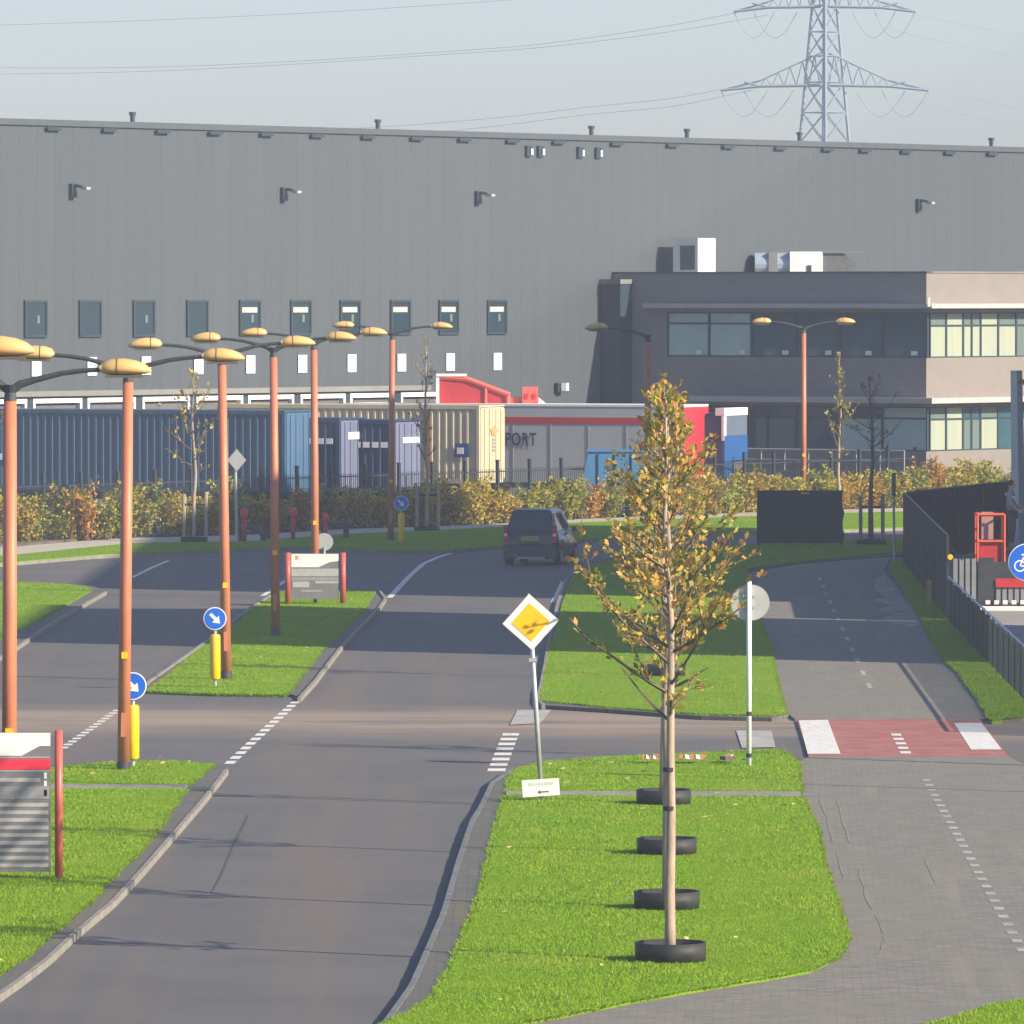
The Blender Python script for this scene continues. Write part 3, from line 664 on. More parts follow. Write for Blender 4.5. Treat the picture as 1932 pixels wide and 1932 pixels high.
ex = [1757, 1788, 1820, 1836, 1853, 1886, 1920, 1952, 1985]
window_row('R', ex, 5.57, 7.30, 6.80, [vl, (m_blind, m_blind), vl, vl, (m_blind, m_blind), vl, (m_blind_d, m_blind_d), vl])
window_row('R', ex, 2.0, 3.70, 3.22, [vl, (m_blind, m_blind), (m_blind_d, m_oglass), (m_blind_d, m_oglass), vl, dk, (m_blind_d, m_oglass), vl])
MB().bx(2, 25.8, YC + 1.2, -.6, .1, ZO - .6).build('interior_core', m_print_d, of)
for x in (1318, 1400, 1481, 1562, 1638, 1724):
    MB().bx(.0, .04, -.14, .14, 0, .17).build('sill_box', m_white, of, (.02 - .012, OY(x), 5.66))
# dark box standing in for the office's shade on the warehouse wall
ss = MB().bx(FT(1131), FT(1153), -1.0, -.035, .0, 8.4).build('shade_box', m_frame_d, of); MB().bx(FT(1131) - .05, FT(1153), -1.05, -.035, 8.402, 8.58).build('cap', m_canopy, ss)
MB().box((-.75, YC - .6, 7.7), (.7, .1, .35), R(35)).build('corner_light', m_white, of)
# low wall and railing of the office terrace
for x0, x1 in ((1425, 1748),):
    MB().bx(-1.6, -1.4, OY(x1), OY(x0), 0, 1.25).build('terrace_wall', m_brick, of)
mbr = MB()
for k in range(12): mbr.tube([(-1.5, YC + k * 1.1, 1.25), (-1.5, YC + k * 1.1, 2.05)], .025, 4)
mbr.bar((-1.5, YC, 2.05), (-1.5, YC + 12.2, 2.05), .03); mbr.bar((-1.5, YC, 1.65), (-1.5, YC + 12.2, 1.65), .02); mbr.build('railing', m_galv, of)
MB().bx(0, 26, YC - 2.2, YC - 1.9, 0, .95).build('terrace_wall', m_brick_b, of)
# roof equipment
def roof_pt(x, back):
    t = FT(x); q = FP0 + FD * t; yy = q.y - back; return Vector(((x - 966.0) / F * yy, yy))
p = roof_pt(1298, 1.7)
ac = thing('air_conditioner', 'upright white air conditioner standing on the office roof', 'air conditioner', (p.x, p.y, ZO - .15), PH)
MB().bx(-.6, .6, -.9, .3, .1, 1.55).build('casing', m_white, ac)
MB().bx(-.62, -.602, -.75, -.05, .3, 1.25).build('grille', m_hood, ac); MB().bx(-.5, .5, -.8, .2, 0, .1).build('feet', m_hood, ac)
p = roof_pt(1522, 3.4)
du = thing('ventilation_unit', 'long white ventilation unit with ducts and a grey hood on the office roof', 'ventilation unit', (p.x, p.y, ZO - .15), PH + R(-53.5))
MB().tube([(-2.1, 0, .55), (-.7, 0, .55)], .46, 16).build('duct', m_duct, du, smooth=False); MB().bx(-1.55, -1.2, -.5, .5, .05, 1.03).build('flange', m_canopy, du)
MB().bx(-.7, .62, -.6, .6, .05, 1.05).build('casing', m_white, du); MB().bx(.0, .16, -.64, -.602, .1, .5).build('hatch', m_dark, du)
MB().xzprism([(.624, .08), (1.5, .12), (2.0, .5), (1.45, .98), (.624, .98)], -.5, .5).build('hood', m_hood, du)
MB().bx(.63, 2.25, -.62, .62, 1.0, 1.06).build('rain_cover', m_canopy, du); MB().bx(1.55, 2.35, -.4, .4, .02, .1).build('drip_tray', m_canopy, du)

# ------------------------------------------------------------------ trucks, containers, yard things
TR = R(-22.0)
def corr(mb, L, z0, z1, y, pitch=0.28, depth=0.045):
    pts = []; x = -L
    while x < -0.02:
        pts += [(x, y), (x + pitch * .25, y), (x + pitch * .36, y + depth), (x + pitch * .86, y + depth)]; x += pitch
    pts = [q for q in pts if q[0] < -0.05] + [(-0.05, y)]
    n = len(pts); mb.add([(a, b, z0) for a, b in pts] + [(a, b, z1) for a, b in pts], [(i, i + 1, n + i + 1, n + i) for i in range(n - 1)])
def container(x, s, ztop, L, label, msides, mend, cat='container', name='shipping_container', group='containers and trailers in the yard', zb=1.15, corrugated=True):
    o = thing(name, label, cat, GS(x, s), TR, group)
    W_ = 2.46
    mb = MB()
    if corrugated: corr(mb, L, zb + .16, ztop - .14, .02)
    else: mb.bx(-L, -.05, .02, .05, zb + .16, ztop - .14)
    mb.build('side_panel', msides, o)
    MB().bx(-L, -.05, .10, W_, zb + .1, ztop - .06).build('body', msides, o)
    fr = MB().bx(-L, .0, .0, .10, zb, zb + .16).bx(-L, .0, .0, .10, ztop - .14, ztop).bx(-.12, .0, .0, .12, zb + .16, ztop - .14).bx(-.12, .0, W_ - .12, W_, zb + .16, ztop - .14)
    fr.bx(-L, -.001, .101, W_, ztop - .06, ztop - .005).bx(-.10, .0, .12, W_ - .12, zb, zb + .1)
    fr.build('frame', msides, o)
    for k in range(2):
        a0, a1 = .125 + k * 1.11, .125 + k * 1.11 + 1.095
        dr = MB().bx(-.045, .02, a0, a1, zb + .11, ztop - .09).build('door', mend, o)
        bars = MB()
        for q in (.3, .78): bars.tube([(.04, a0 + q, zb + .15), (.04, a0 + q, ztop - .15)], .018, 5)
        bars.build('lock_bar', mend, dr)
    ch = MB().bx(-L, -.1, .5, .7, .85, zb - .01).bx(-L, -.1, 1.75, 1.95, .85, zb - .01).bx(-.15, -.05, .1, 2.35, .5, .72)
    ch.build('chassis', m_chassis, o)
    for ax in (1.2, 2.5, 3.8):
        for yy in (.15, 2.0):
            mw = MB(); n = 14
            mw.tube([(-ax, yy, .5), (-ax, yy + .32, .5)], .5, n); mw.build('wheel', m_rubber, o)
    return o
c = container(537, 54.7, 3.98, 13.7, 'long dark blue corrugated container with a lighter blue end, leftmost in the yard', m_cont_blue, m_cont_bluee)
mb = MB()
for k, (a, b) in enumerate(((-12.9, -12.1), (-11.95, -11.7), (-11.55, -11.2), (-11.05, -10.8), (-10.7, -10.35))): mb.bx(a, b, -.03, -.012, 2.2, 2.42 if k else 2.75)
mb.build('white_lettering', m_white, c)
c = container(640, 54.4, 3.70, 9.0, 'dark navy container with pale lavender doors next to the blue one', m_cont_navy, m_cont_lav)
for z0, z1, a0, a1 in ((2.95, 3.2, .7, 2.2),): MB().bx(.024, .05, a0, a1, z0, z1).build('white_plate', m_white, c)
mb = MB(); [mb.bx(-1.5 + k * .34, -1.26 + k * .34, -.03, -.012, 2.8, 3.0) for k in range(4)]; mb.build('white_lettering', m_white, c)
c = container(743, 54.2, 3.62, 9.0, 'dark navy container with lavender doors below the cream container side', m_cont_navy, m_cont_lav)
MB().bx(.024, .05, .7, 2.2, 2.8, 3.0).build('white_plate', m_white, c)
mb = MB(); [mb.bx(-1.5 + k * .34, -1.26 + k * .34, -.03, -.012, 2.65, 2.85) for k in range(4)]; mb.build('white_lettering', m_white, c)
c = container(904, 52.2, 3.98, 13.4, 'cream ribbed container with a bright cream end and a small orange emblem', m_cont_yel, m_cont_yele)
em = MB(); em.add([(.05, 1.0, 3.1), (.05, 1.5, 3.25), (.05, 1.75, 3.0), (.05, 1.45, 2.85), (.05, 1.1, 2.9)], [(0, 1, 2, 3, 4)]); em.build('emblem', m_logo, c)
mb = MB(); [mb.bx(.024, .045, 1.2, 1.55, 2.3 + k * .13, 2.38 + k * .13) for k in range(4)]; mb.build('printed_code', m_print_m, c)
mb = MB().bx(-.95, -.40, -.03, -.012, 2.1, 2.6).build('logo_plate', m_inkblue, c); MB().bx(-.85, -.60, -.05, -.032, 2.22, 2.45).build('logo_mark', m_white, c)
MB().bx(-2.1, -1.9, -.03, -.012, 1.3, 3.8).build('rust_stripe', M('rust', (.33, .14, .07), .8), c)
# trailer
tr = thing('semi_trailer', 'grey curtain side trailer with a red stripe, PORT lettering and red rear', 'trailer', GS(1291, 51.5), TR, 'containers and trailers in the yard')
L = 13.6
MB().bx(-L, -.06, .02, 2.5, 1.05, 3.86).build('body', m_trail, tr)
MB().bx(-L, .0, .0, 2.52, 3.862, 3.94).build('roof', m_white, tr)
MB().bx(-L, -.06, .0, .018, 3.22, 3.46).build('stripe', m_redpaint, tr)
MB().bx(-.058, .0, .0, 2.52, .95, 3.86).build('rear_door', M('trailer_red', (.50, .03, .045), .4, (.44, .025, .04), 2.0), tr)
MB().bx(-L, -.06, .0, .06, .85, 1.04).build('side_rail', m_chassis, tr)
mb = MB()
for k in range(9): mb.bx(-L + .8 + k * 1.5, -L + .84 + k * 1.5, .002, .018, 1.06, 3.2)
mb.build('curtain_strap', m_print_m, tr)
fc = bpy.data.curves.new('lettering', 'FONT'); fc.body = 'TRANSPORT'; fc.size = 0.66; fc.extrude = 0.004; fc.offset = 0.012; fc.space_character = 1.12
fc.materials.append(m_ink); ft = link('lettering', fc, tr)
dg = bpy.context.evaluated_depsgraph_get(); me = bpy.data.meshes.new_from_object(ft.evaluated_get(dg)); bpy.data.objects.remove(ft)
ft = link('lettering', me, tr); ft.rotation_euler = (R(90), 0, 0); ft.scale = (.70, 1, 1); wtxt = .70 * max(v.co.x for v in me.vertices)
kx = isect(1012, Vector(GS(1291, 51.5)[:2]), Vector((math.cos(TR), math.sin(TR))))
ft.location = (kx - wtxt, -.012, 2.42)
for ax in (2.4, 3.7, 5.0):
    for yy in (.1, 2.05): MB().tube([(-ax, yy, .5), (-ax, yy + .35, .5)], .5, 14).build('wheel', m_rubber, tr)
# blue truck at the end of the row
tk = thing('truck', 'blue truck with a white roof strip and navy side next to the office', 'truck', GS(1364, 51.2), TR, 'containers and trailers in the yard')
MB().bx(-8, -.06, .03, 2.48, .9, 3.5).build('body', m_cont_navy, tk)
MB().bx(-.3, .05, .0, 2.5, 3.52, 3.80).build('roof_strip', m_white, tk); MB().bx(-3.0, -.302, .2, 2.3, 3.502, 3.60).build('roof_fairing', m_cont_navy, tk)
MB().bx(-.058, .03, .25, 2.48, 2.78, 3.5).build('windscreen', m_truckgrey, tk); MB().bx(-.058, .04, .0, .248, 2.6, 3.5).build('corner_panel', m_white, tk)
MB().bx(-.058, .05, .03, 2.48, 1.85, 2.777).build('front_panel', m_truckblue, tk)
MB().bx(-.058, .02, .1, 1.0, .75, 1.847).build('lower_panel', m_truckblue, tk)
MB().bx(-.058, .04, 1.02, 1.45, .7, 1.8).bx(-.058, .04, 1.95, 2.3, .7, 1.8).bx(-.058, .04, 1.45, 1.95, 1.55, 1.8).build('step_arch', m_beige, tk)
MB().bx(-.1, -.02, 1.46, 1.94, .6, 1.54).build('footwell', m_dark, tk)
for ax in (1.2, 5.5):
    for yy in (.05, 2.1): MB().tube([(-ax, yy, .5), (-ax, yy + .33, .5)], .5, 14).build('wheel', m_rubber, tk)
# red yard ramp
rm = thing('loading_ramp', 'red steel loading ramp sloping down beside the warehouse docks', 'ramp', GS(829, 50.7), 0)
q = 1 / 50.7
def RX(x): return (x - 829) * q
MB().xzprism([(0, 0), (RX(962), 0), (RX(962), 8 - 192 * q), (RX(885), 8 - 163 * q), (0, 8 - 157 * q)], .05, 2.4).build('side_wall', m_ramp, rm)
mb = MB(); pts = [(0, 0, 8 - 156 * q), (RX(882), 0, 8 - 160 * q), (RX(962), 0, 8 - 190 * q)]
for a, b in zip(pts, pts[1:]): mb.bar(a, b, .09)
mb.bar((RX(916), .0, 1), (RX(916), .0, 8 - 176 * q), .06); mb.bar((RX(958), .0, 1), (RX(958), .0, 8 - 190 * q), .09); mb.bx(RX(964), RX(985), .1, 1.5, 3.2, 8 - 195 * q)
mb.build('frame', m_rampl, rm)
MB().bx(-.12, -.005, -.06, 2.45, 2.9, 8 - 153 * q).bx(-.12, RX(880), -.1, 2.45, 8 - 155 * q, 8 - 151 * q).build('weather_seal', m_white, rm)
bxm = MB().bx(RX(986), RX(1015), -.1, 1.2, 2.6, 8 - 175 * q).build('control_box', m_rampl, rm)
MB().bx(RX(990), RX(997), -.13, -.102, 4.1, 4.3).bx(RX(1004), RX(1011), -.13, -.102, 4.1, 4.3).bx(RX(1004), RX(1011), -.13, -.102, 3.75, 3.95).build('hole', m_redpaint, bxm)
MB().xzprism([(RX(1016), 0), (RX(1050), 0), (RX(1050), 3.6), (RX(1016), 8 - 195 * q)], .1, 1.1).build('ramp_toe', m_white, rm)
# skip
sk = thing('skip', 'light blue skip standing behind the fence in front of the grey trailer', 'skip', GS(1097, 52.8), 0)
MB().xzprism([(-.05, .9), (.25, 2.36), (2.5, 2.36), (2.8, .9), (2.3, .1), (.45, .1)], 0, 1.7).build('bin', m_skip, sk)
MB().bx(.2, 2.55, -.06, 1.76, 2.362, 2.44).build('rim', m_skip, sk); mb = MB(); [mb.bx(.6 + k * .6, .68 + k * .6, -.06, -.003, .4, 2.3) for k in range(4)]; mb.build('rib', m_skip, sk)

# ------------------------------------------------------------------ boundary fence of the yard
fa, fb = G(10, 1021), G(1930, 942)
fd = (fb - fa); fl = fd.length; fr = math.atan2(fd.y, fd.x); NP = 32; gap = fl / NP
fe = thing('metal_fence', 'long dark bar fence with square posts between hedge and truck yard', 'fence', fa, fr)
post = MB().bx(-.05, .05, -.05, .05, 0, 2.12).bx(-.06, .06, -.06, .06, 2.12, 2.16).build('post', m_fence, fe, (0, 0, 0))
pm = MB(); pm.bx(.06, gap - .06, -.015, .015, .18, .22).bx(.06, gap - .06, -.015, .015, 1.72, 1.76)
k = .12
while k < gap - .08:
    pm.bx(k, k + .014, -.008, .008, .1, 1.84); k += .115
pan = pm.build('bar_panel', m_fence, fe, (0, 0, 0))
for i in range(1, NP + 1):
    c = post.copy(); col.objects.link(c); c.parent = fe; c.location = (gap * i, 0, 0)
    if i < NP:
        c = pan.copy(); col.objects.link(c); c.parent = fe; c.location = (gap * i, 0, 0)

# ------------------------------------------------------------------ plants
def leaf_quads(pts, dirs, L, rng, wid=0.6):
    V = []
    for p, d in zip(pts, dirs):
        d = np.array(d) + rng.normal(0, .6, 3); d /= np.linalg.norm(d) + 1e-9
        n = rng.normal(0, 1, 3) + np.array([0, 0, .8]); n -= d * n.dot(d); n /= np.linalg.norm(n) + 1e-9; s = np.cross(d, n); l = L * rng.uniform(.5, 1.35); p = np.array(p)
        V += [p, p + d * l * .5 + s * l * wid * .5 + n * l * .06, p + d * l, p + d * l * .5 - s * l * wid * .5 + n * l * .06]
    return np.array(V)
def tree(name, label, cat, loc, h, cb, rlow, nb, L, nleaf, seed, group=None, mleaf=m_leaf, r0=.075, lean=0.0, ring=None, stakes=False, spread=1.0, mbark=m_bark, leafy=1.0, bare_low=0):
    rng = np.random.default_rng(seed); o = thing(name, label, cat, loc, 0, group)
    wob = rng.normal(0, .035, (9, 2)); wob[:2] = 0
    def tp(z):
        u = z / h * 8; i = min(int(u), 7); fr_ = u - i; w_ = wob[i] * (1 - fr_) + wob[i + 1] * fr_
        return np.array([lean * z + w_[0], w_[1], z])
    zs = np.linspace(0, h, 16)
    MB().tube([tp(z) for z in zs], [r0 * (1 - z / h) ** .75 + .008 for z in zs], 9).build('trunk', mbark, o, smooth=True)
    lm = MB(); LP, LD = [], []
    az = rng.uniform(0, 6.28)
    for i in range(nb):
        u = (i + rng.uniform(0, .8)) / nb; zb = cb + (h - cb) * u * .97; az += 2.4 + rng.normal(0, .3)
        ln = (rlow * (1 - u) ** .85 + .2) * rng.choice((.5, .7, .85, 1.0, 1.1, 1.2)); el = R(rng.uniform(12, 42) + 25 * u) * spread
        if i < 3: ln *= .55
        d = np.array([math.cos(az) * math.cos(el), math.sin(az) * math.cos(el), math.sin(el)])
        pts = []
        for k in range(6):
            q = k / 5; pts.append(tp(zb) + d * ln * q + np.array([0, 0, .16 * ln * q * q]) + rng.normal(0, .02, 3) * q)
        lm.tube(pts, [.018 * (1 - .8 * q) * (1.2 - u * .6) + .003 for q in np.linspace(0, 1, 6)], 4)
        twigs = [pts]
        for k in range(rng.integers(2, 5)):
            j = rng.integers(1, 5); base = np.array(pts[j]); a2 = az + rng.choice([-1, 1]) * rng.uniform(.5, 1.2); e2 = el + rng.uniform(-.3, .5)
            tl = ln * rng.uniform(.25, .55); d2 = np.array([math.cos(a2) * math.cos(e2), math.sin(a2) * math.cos(e2), math.sin(e2)])
            tw = [base, base + d2 * tl * .5, base + d2 * tl + np.array([0, 0, .05])]; lm.tube(tw, [.007, .005, .002], 3); twigs.append(tw)
        if i < bare_low: continue
        for tw in twigs:
            tw = [np.array(q) for q in tw]; seg = sum(np.linalg.norm(b - a) for a, b in zip(tw, tw[1:]))
            m_ = max(1, int(seg * nleaf * leafy * rng.uniform(.5, 1.3)))
            qs = np.repeat(rng.beta(2.0, 1.1, max(1, m_ // 3 + 1)), 3)[:m_] + rng.normal(0, .035, m_)
            for k in range(m_):
                q = float(np.clip(qs[k], .02, .999)) * (len(tw) - 1); j = min(int(q), len(tw) - 2); p = tw[j] + (tw[j + 1] - tw[j]) * (q - j)
                dd = tw[-1] - tw[0]; LP.append(p + rng.normal(0, .025, 3)); LD.append(dd / (np.linalg.norm(dd) + 1e-9))
    lm.build('limbs', m_twig, o)
    if LP: tri_soup('crown', leaf_quads(LP, LD, L, rng), mleaf, o, 4)
    if ring:
        rr, rh = ring; MB().lathe([(rr - .025, 0), (rr, 0), (rr + .005, rh), (rr - .02, rh), (rr - .025, 0.03)], 30).build('tree_ring', m_black, o, smooth=True)
        MB().lathe([(0.001, .06), (rr - .03, .05)], 24).build('soil', m_soil, o)
    if stakes:
        for sx in (-.32, .38): MB().tube([(sx, .1, 0), (sx, .1, 1.55 + .1 * sx)], .06, 7).build('stake', m_stake, o)
        MB().bx(-.32, .38, .05, .07, 1.15, 1.22).build('tie', m_black, o)
    return o
gz = 0.105
NR = [((1265, 1812), 'young autumn tree nearest the camera on the verge, trunk fully in view'), ((1258, 1713), 'young autumn tree second in the verge row, in the second black ring'),
      ((1258, 1610), 'young autumn tree in the middle of the verge row, in the third black ring'), ((1252, 1516), 'young autumn tree fourth in the verge row, by the concrete strip'),
      ((1255, 1274), 'young autumn tree beyond the side road at the far end of the row')]
for i, ((x, y), lab) in enumerate(NR):
    tree('young_tree', lab, 'tree', G(x, y, gz), (6.6, 6.7, 6.55, 6.3, 5.9)[i], 2.75, (1.30, 1.25, 1.2, .8, 1.1)[i], (32, 32, 32, 15, 30)[i], .092, (33, 33, 33, 14, 32)[i], 31 + i * 7, 'young trees along the verge', lean=-.012 if i == 0 else .004 * (i % 2), ring=(.42, .22), r0=.060 if i == 0 else .056, bare_low=1)
fz = .1
t1 = [o for o in col.objects if o.get('label') == NR[0][1]][0]
for z in (1.78, 2.24): MB().tube([(-.012 * z, 0, z), (-.012 * z, 0, z + .05)], .066, 12).build('tie', m_black, t1)
tree('young_tree', 'sparse young tree tied between two wooden stakes before the blue container', 'tree', G(366, 1022, fz), 5.4, 2.2, 1.3, 20, .15, 7.5, 101, 'young trees by the hedge', stakes=True, ring=(.42, .15), r0=.06)
tree('young_tree', 'thin young tree with stakes in front of the cream container', 'tree', G(805, 1001, fz), 6.4, 1.9, 1.0, 20, .14, 5.0, 103, 'young trees by the hedge', stakes=True, ring=(.42, .13), r0=.06, mleaf=m_leaf_b, spread=1.35)
tree('young_tree', 'dark bare branched young tree right of the black board', 'tree', G(1643, 1027, fz), 5.1, 2.5, 1.5, 16, .16, 3.0, 105, 'young trees by the hedge', ring=(.5, .15), r0=.085, mleaf=m_leaf_b, mbark=m_twig, stakes=True)
tree('young_tree', 'slender yellowing tree behind the black board before the office', 'tree', G(1584, 968, fz), 5.8, 1.6, 1.1, 22, .14, 10.0, 107, 'young trees by the hedge', r0=.055, mleaf=m_leaf_b, spread=1.7)
tree('young_tree', 'sparse young tree cut off by the left picture edge', 'tree', G(-28, 1016, fz), 5.4, 2.2, 1.2, 17, .15, 7, 111, 'young trees by the hedge', r0=.06)
tree('young_tree', 'green leaved tree top cut off by the right picture edge', 'tree', G(2010, 1440, fz), 7.4, 4.6, 1.0, 22, .14, 10, 113, None, r0=.08, mleaf=m_leaf_g)
# shrubs
def shrub_parts(seed, mat, h, wd, nleaf):
    rng = np.random.default_rng(seed); st = MB(); LP, LD = [], []
    for k in range(16):
        a = rng.uniform(0, 6.28); ln = h * rng.uniform(.6, 1.08); sp = rng.uniform(.1, 1.0) * wd / 2
        p0 = np.array([rng.normal(0, .12), rng.normal(0, .12), 0]); p1 = p0 + np.array([math.cos(a) * sp * .5, math.sin(a) * sp * .5, ln * .55]); p2 = p0 + np.array([math.cos(a) * sp, math.sin(a) * sp, ln])
        st.tube([p0, p1, p2], [.014, .010, .004], 4)
        for j in range(nleaf):
            q = rng.beta(1.6, 1.1); p = p0 + (p1 - p0) * 2 * q if q < .5 else p1 + (p2 - p1) * (2 * q - 1)
            LP.append(p + rng.normal(0, .085, 3) * np.array([1, 1, .7])); LD.append(np.array([math.cos(a + rng.normal(0, .8)), math.sin(a + rng.normal(0, .8)), .5]))
    LP = [np.array([p[0], p[1], max(p[2], .04)]) for p in LP]
    s_o = st.build('stems', m_twig); l_o = tri_soup('foliage', leaf_quads(LP, LD, .125, rng, .68), mat, None, 4)
    sm, lm = s_o.data, l_o.data; bpy.data.objects.remove(s_o); bpy.data.objects.remove(l_o); return sm, lm
variants = [shrub_parts(200 + i, m_shrub[i % 3], 1.38 + .1 * (i % 2), 1.2, 74) for i in range(6)]
sa, sb = G(-60, 1026, 0.05), G(1935, 949, 0.05)
rng = random.Random(5); NS = 76
for i in range(NS):
    q = (i + rng.uniform(-.25, .25)) / (NS - 1); p = sa.lerp(sb, q); k = (1 if rng.random() < .36 else 0 if rng.random() < .85 else 2) + rng.choice((0, 3)); sm, lm = variants[k]
    labs = ['golden yellow autumn shrub in the hedge row along the fence', 'olive green autumn shrub in the hedge row along the fence', 'orange red autumn shrub in the hedge row along the fence']
    o = thing('shrub', labs[k % 3], 'shrub', (p.x + rng.uniform(-.2, .2), p.y + rng.uniform(-.3, .15), .05), rng.uniform(0, 6.28), ('golden', 'olive', 'orange')[k % 3] + ' shrubs of the hedge row')
    s_ = rng.uniform(.72, 1.18); o.scale = (s_ * rng.uniform(.9, 1.25), s_ * rng.uniform(.9, 1.2), s_ * rng.uniform(.85, 1.1)); link('stems', sm, o); link('foliage', lm, o)

# ------------------------------------------------------------------ street lamps
def lamp_head(parent, sgn):
    secs = [(0, .035, .05, .0), (.05, .10, .11, 0), (.16, .135, .15, .005), (.34, .142, .162, .008), (.50, .122, .15, .0), (.62, .088, .112, -.01), (.70, .035, .05, -.02), (.715, .006, .01, -.025)]
    def shell(s0, s1, grow=0.0, low=False):
        mb = MB(); n = 16; ss = [s for s in secs if s0 - 1e-6 <= s[0] <= s1 + 1e-6]
        b = 0
        for (x, hz, hy, dz) in ss:
            for k in range(n):
                t = 2 * math.pi * k / n; z = math.sin(t) * (hz + grow); z = z if z > 0 else z * .62
                mb.v.append((sgn * (1.22 + x), math.cos(t) * (hy + grow), 6.88 + dz + z))
        for i in range(len(ss) - 1):
            for k in range(n):
                k2 = (k + 1) % n; mb.f.append((i * n + k, i * n + k2, (i + 1) * n + k2, (i + 1) * n + k)); mb.m.append(0)
        mb.f += [tuple(range(n)), tuple(range((len(ss) - 1) * n, len(ss) * n))]; mb.m += [0, 0]
        return mb
    h = shell(0, .72).build('lamp_head', m_head, parent, smooth=True)
    mb = MB(); n = 16
    for x in (.235, .25):
        for k in range(n):
            t = 2 * math.pi * k / n; z = math.sin(t) * .146; z = z if z > 0 else z * .62; mb.v.append((sgn * (1.22 + x), math.cos(t) * .161, 6.886 + z))
    for k in range(n): mb.f.append((k, (k + 1) % n, n + (k + 1) % n, n + k)); mb.m.append(0)
    mb.build('seam', m_lens, h)
    MB().bx(min(sgn * 1.30, sgn * 1.82), max(sgn * 1.30, sgn * 1.82), -.10, .10, 6.765, 6.80).build('lens', m_lens, h)
def lamp_parts(root, sides):
    MB().tube([(0, 0, .13), (0, 0, 3.2), (0, 0, 6.45)], [.104, .10, .088], 20).build('pole', m_orange, root, smooth=True)
    MB().tube([(0, 0, -.02), (0, 0, .13)], .115, 16).build('collar', m_dark, root)
    MB().bx(-.045, .045, -.108, -.09, .55, .95).build('access_door', m_orange, root)
    MB().bx(-.05, .06, -.112, -.098, 1.85, 1.96).build('sticker', m_yellow, root)
    MB().tube([(0, 0, 6.44), (0, 0, 6.55), (0, 0, 6.66)], [.092, .075, .11], 12).build('fork', m_dark, root)
    for s in sides:
        MB().tube([(s * .02, 0, 6.58), (s * .14, 0, 6.67), (s * .36, 0, 6.735), (s * .7, 0, 6.82), (s * 1.0, 0, 6.86), (s * 1.25, 0, 6.875)], [.06, .055, .042, .036, .034, .034], 8).build('arm', m_dark, root)
        lamp_head(root, s)
LG = 'orange street lamps along the road'
proto = thing('street_lamp', 'orange street lamp hiding half of a blue arrow sign on the near island', 'street lamp', G(233, 1452, .1), 0, LG); lamp_parts(proto, (-1, 1)); proto.rotation_euler = (0, R(.75), 0)
for x, y, lean, yaw, lab, zs in ((-245, 1835, 0, 0, 'nearest orange street lamp, only one ochre head in view at the left edge', 1.055), (17, 1643, .25, 0, 'tall orange street lamp behind the big site sign at the left edge', 1),
                      (427, 1278, -.75, 4, 'orange street lamp beside the arrow sign at the tip of the middle island', 1), (520, 1197, -.4, -3, 'orange street lamp on the grass left of the small site sign', 1),
                      (595, 1123, -.3, 2, 'orange street lamp hidden at its foot by the small site sign', 1), (737, 1020, .5, 0, 'orange street lamp on the far verge beside the small arrow sign', 1),
                      (1516, 955, 0, 3, 'orange street lamp rising behind the black board', 1)):
    c = dup(proto, G(x, y, .1), R(yaw), lab, (1, 1, zs)); c.rotation_euler[1] = R(lean)
sl = thing('street_lamp', 'single armed orange street lamp behind the tree crown', 'street lamp', G(1222, 1043, .1), 0, LG); lamp_parts(sl, (-1,))

# ------------------------------------------------------------------ signs
ARW = [(-.5, .12), (.05, .12), (.05, .36), (.52, 0), (.05, -.36), (.05, -.12), (-.5, -.12)]
def arrow_bollard(x, y, lab, faces_away=False, rz=0.0, hs=1.0):
    o = thing('arrow_bollard', lab, 'traffic bollard', G(x, y, .12), rz + (math.pi if faces_away else 0), 'keep right bollards on the islands')
    MB().tube([(0, 0, -.02), (0, 0, 1.2)], .035, 10).build('post', m_galv, o)
    MB().tube([(0, 0, .10), (0, 0, .14), (0, 0, .98), (0, 0, 1.02)], [.07, .105, .105, .085], 18).build('tube', m_yellow, o, smooth=True)
    p = MB().disc((0, 1.34), .232, -.06, -.045).build('disc', m_signback if faces_away else m_white, o)
    f = MB().disc((0, 1.34), .212, -.066, -.0605).build('blue_face', m_blue, p)
    a = R(-45); pts = []
    for u, v in ARW:
        u, v = u * .27, v * .27; pts.append((u * math.cos(a) - v * math.sin(a), 1.34 + u * math.sin(a) + v * math.cos(a)))
    n = len(pts); mb = MB(); mb.xzprism(pts, -.071, -.0665); mb.build('arrow', m_white, p)
    return o
arrow_bollard(406, 1292, 'yellow bollard with round blue arrow sign at the tip of the middle island')
arrow_bollard(251, 1445, 'yellow bollard with blue arrow sign half hidden by a lamp post')
arrow_bollard(757, 1030, 'yellow bollard with small blue arrow sign on the far verge')
arrow_bollard(612, 1118, 'round sign seen from behind, above the small site sign', True)
def lean(o, d): o.rotation_euler[1] = R(d); return o
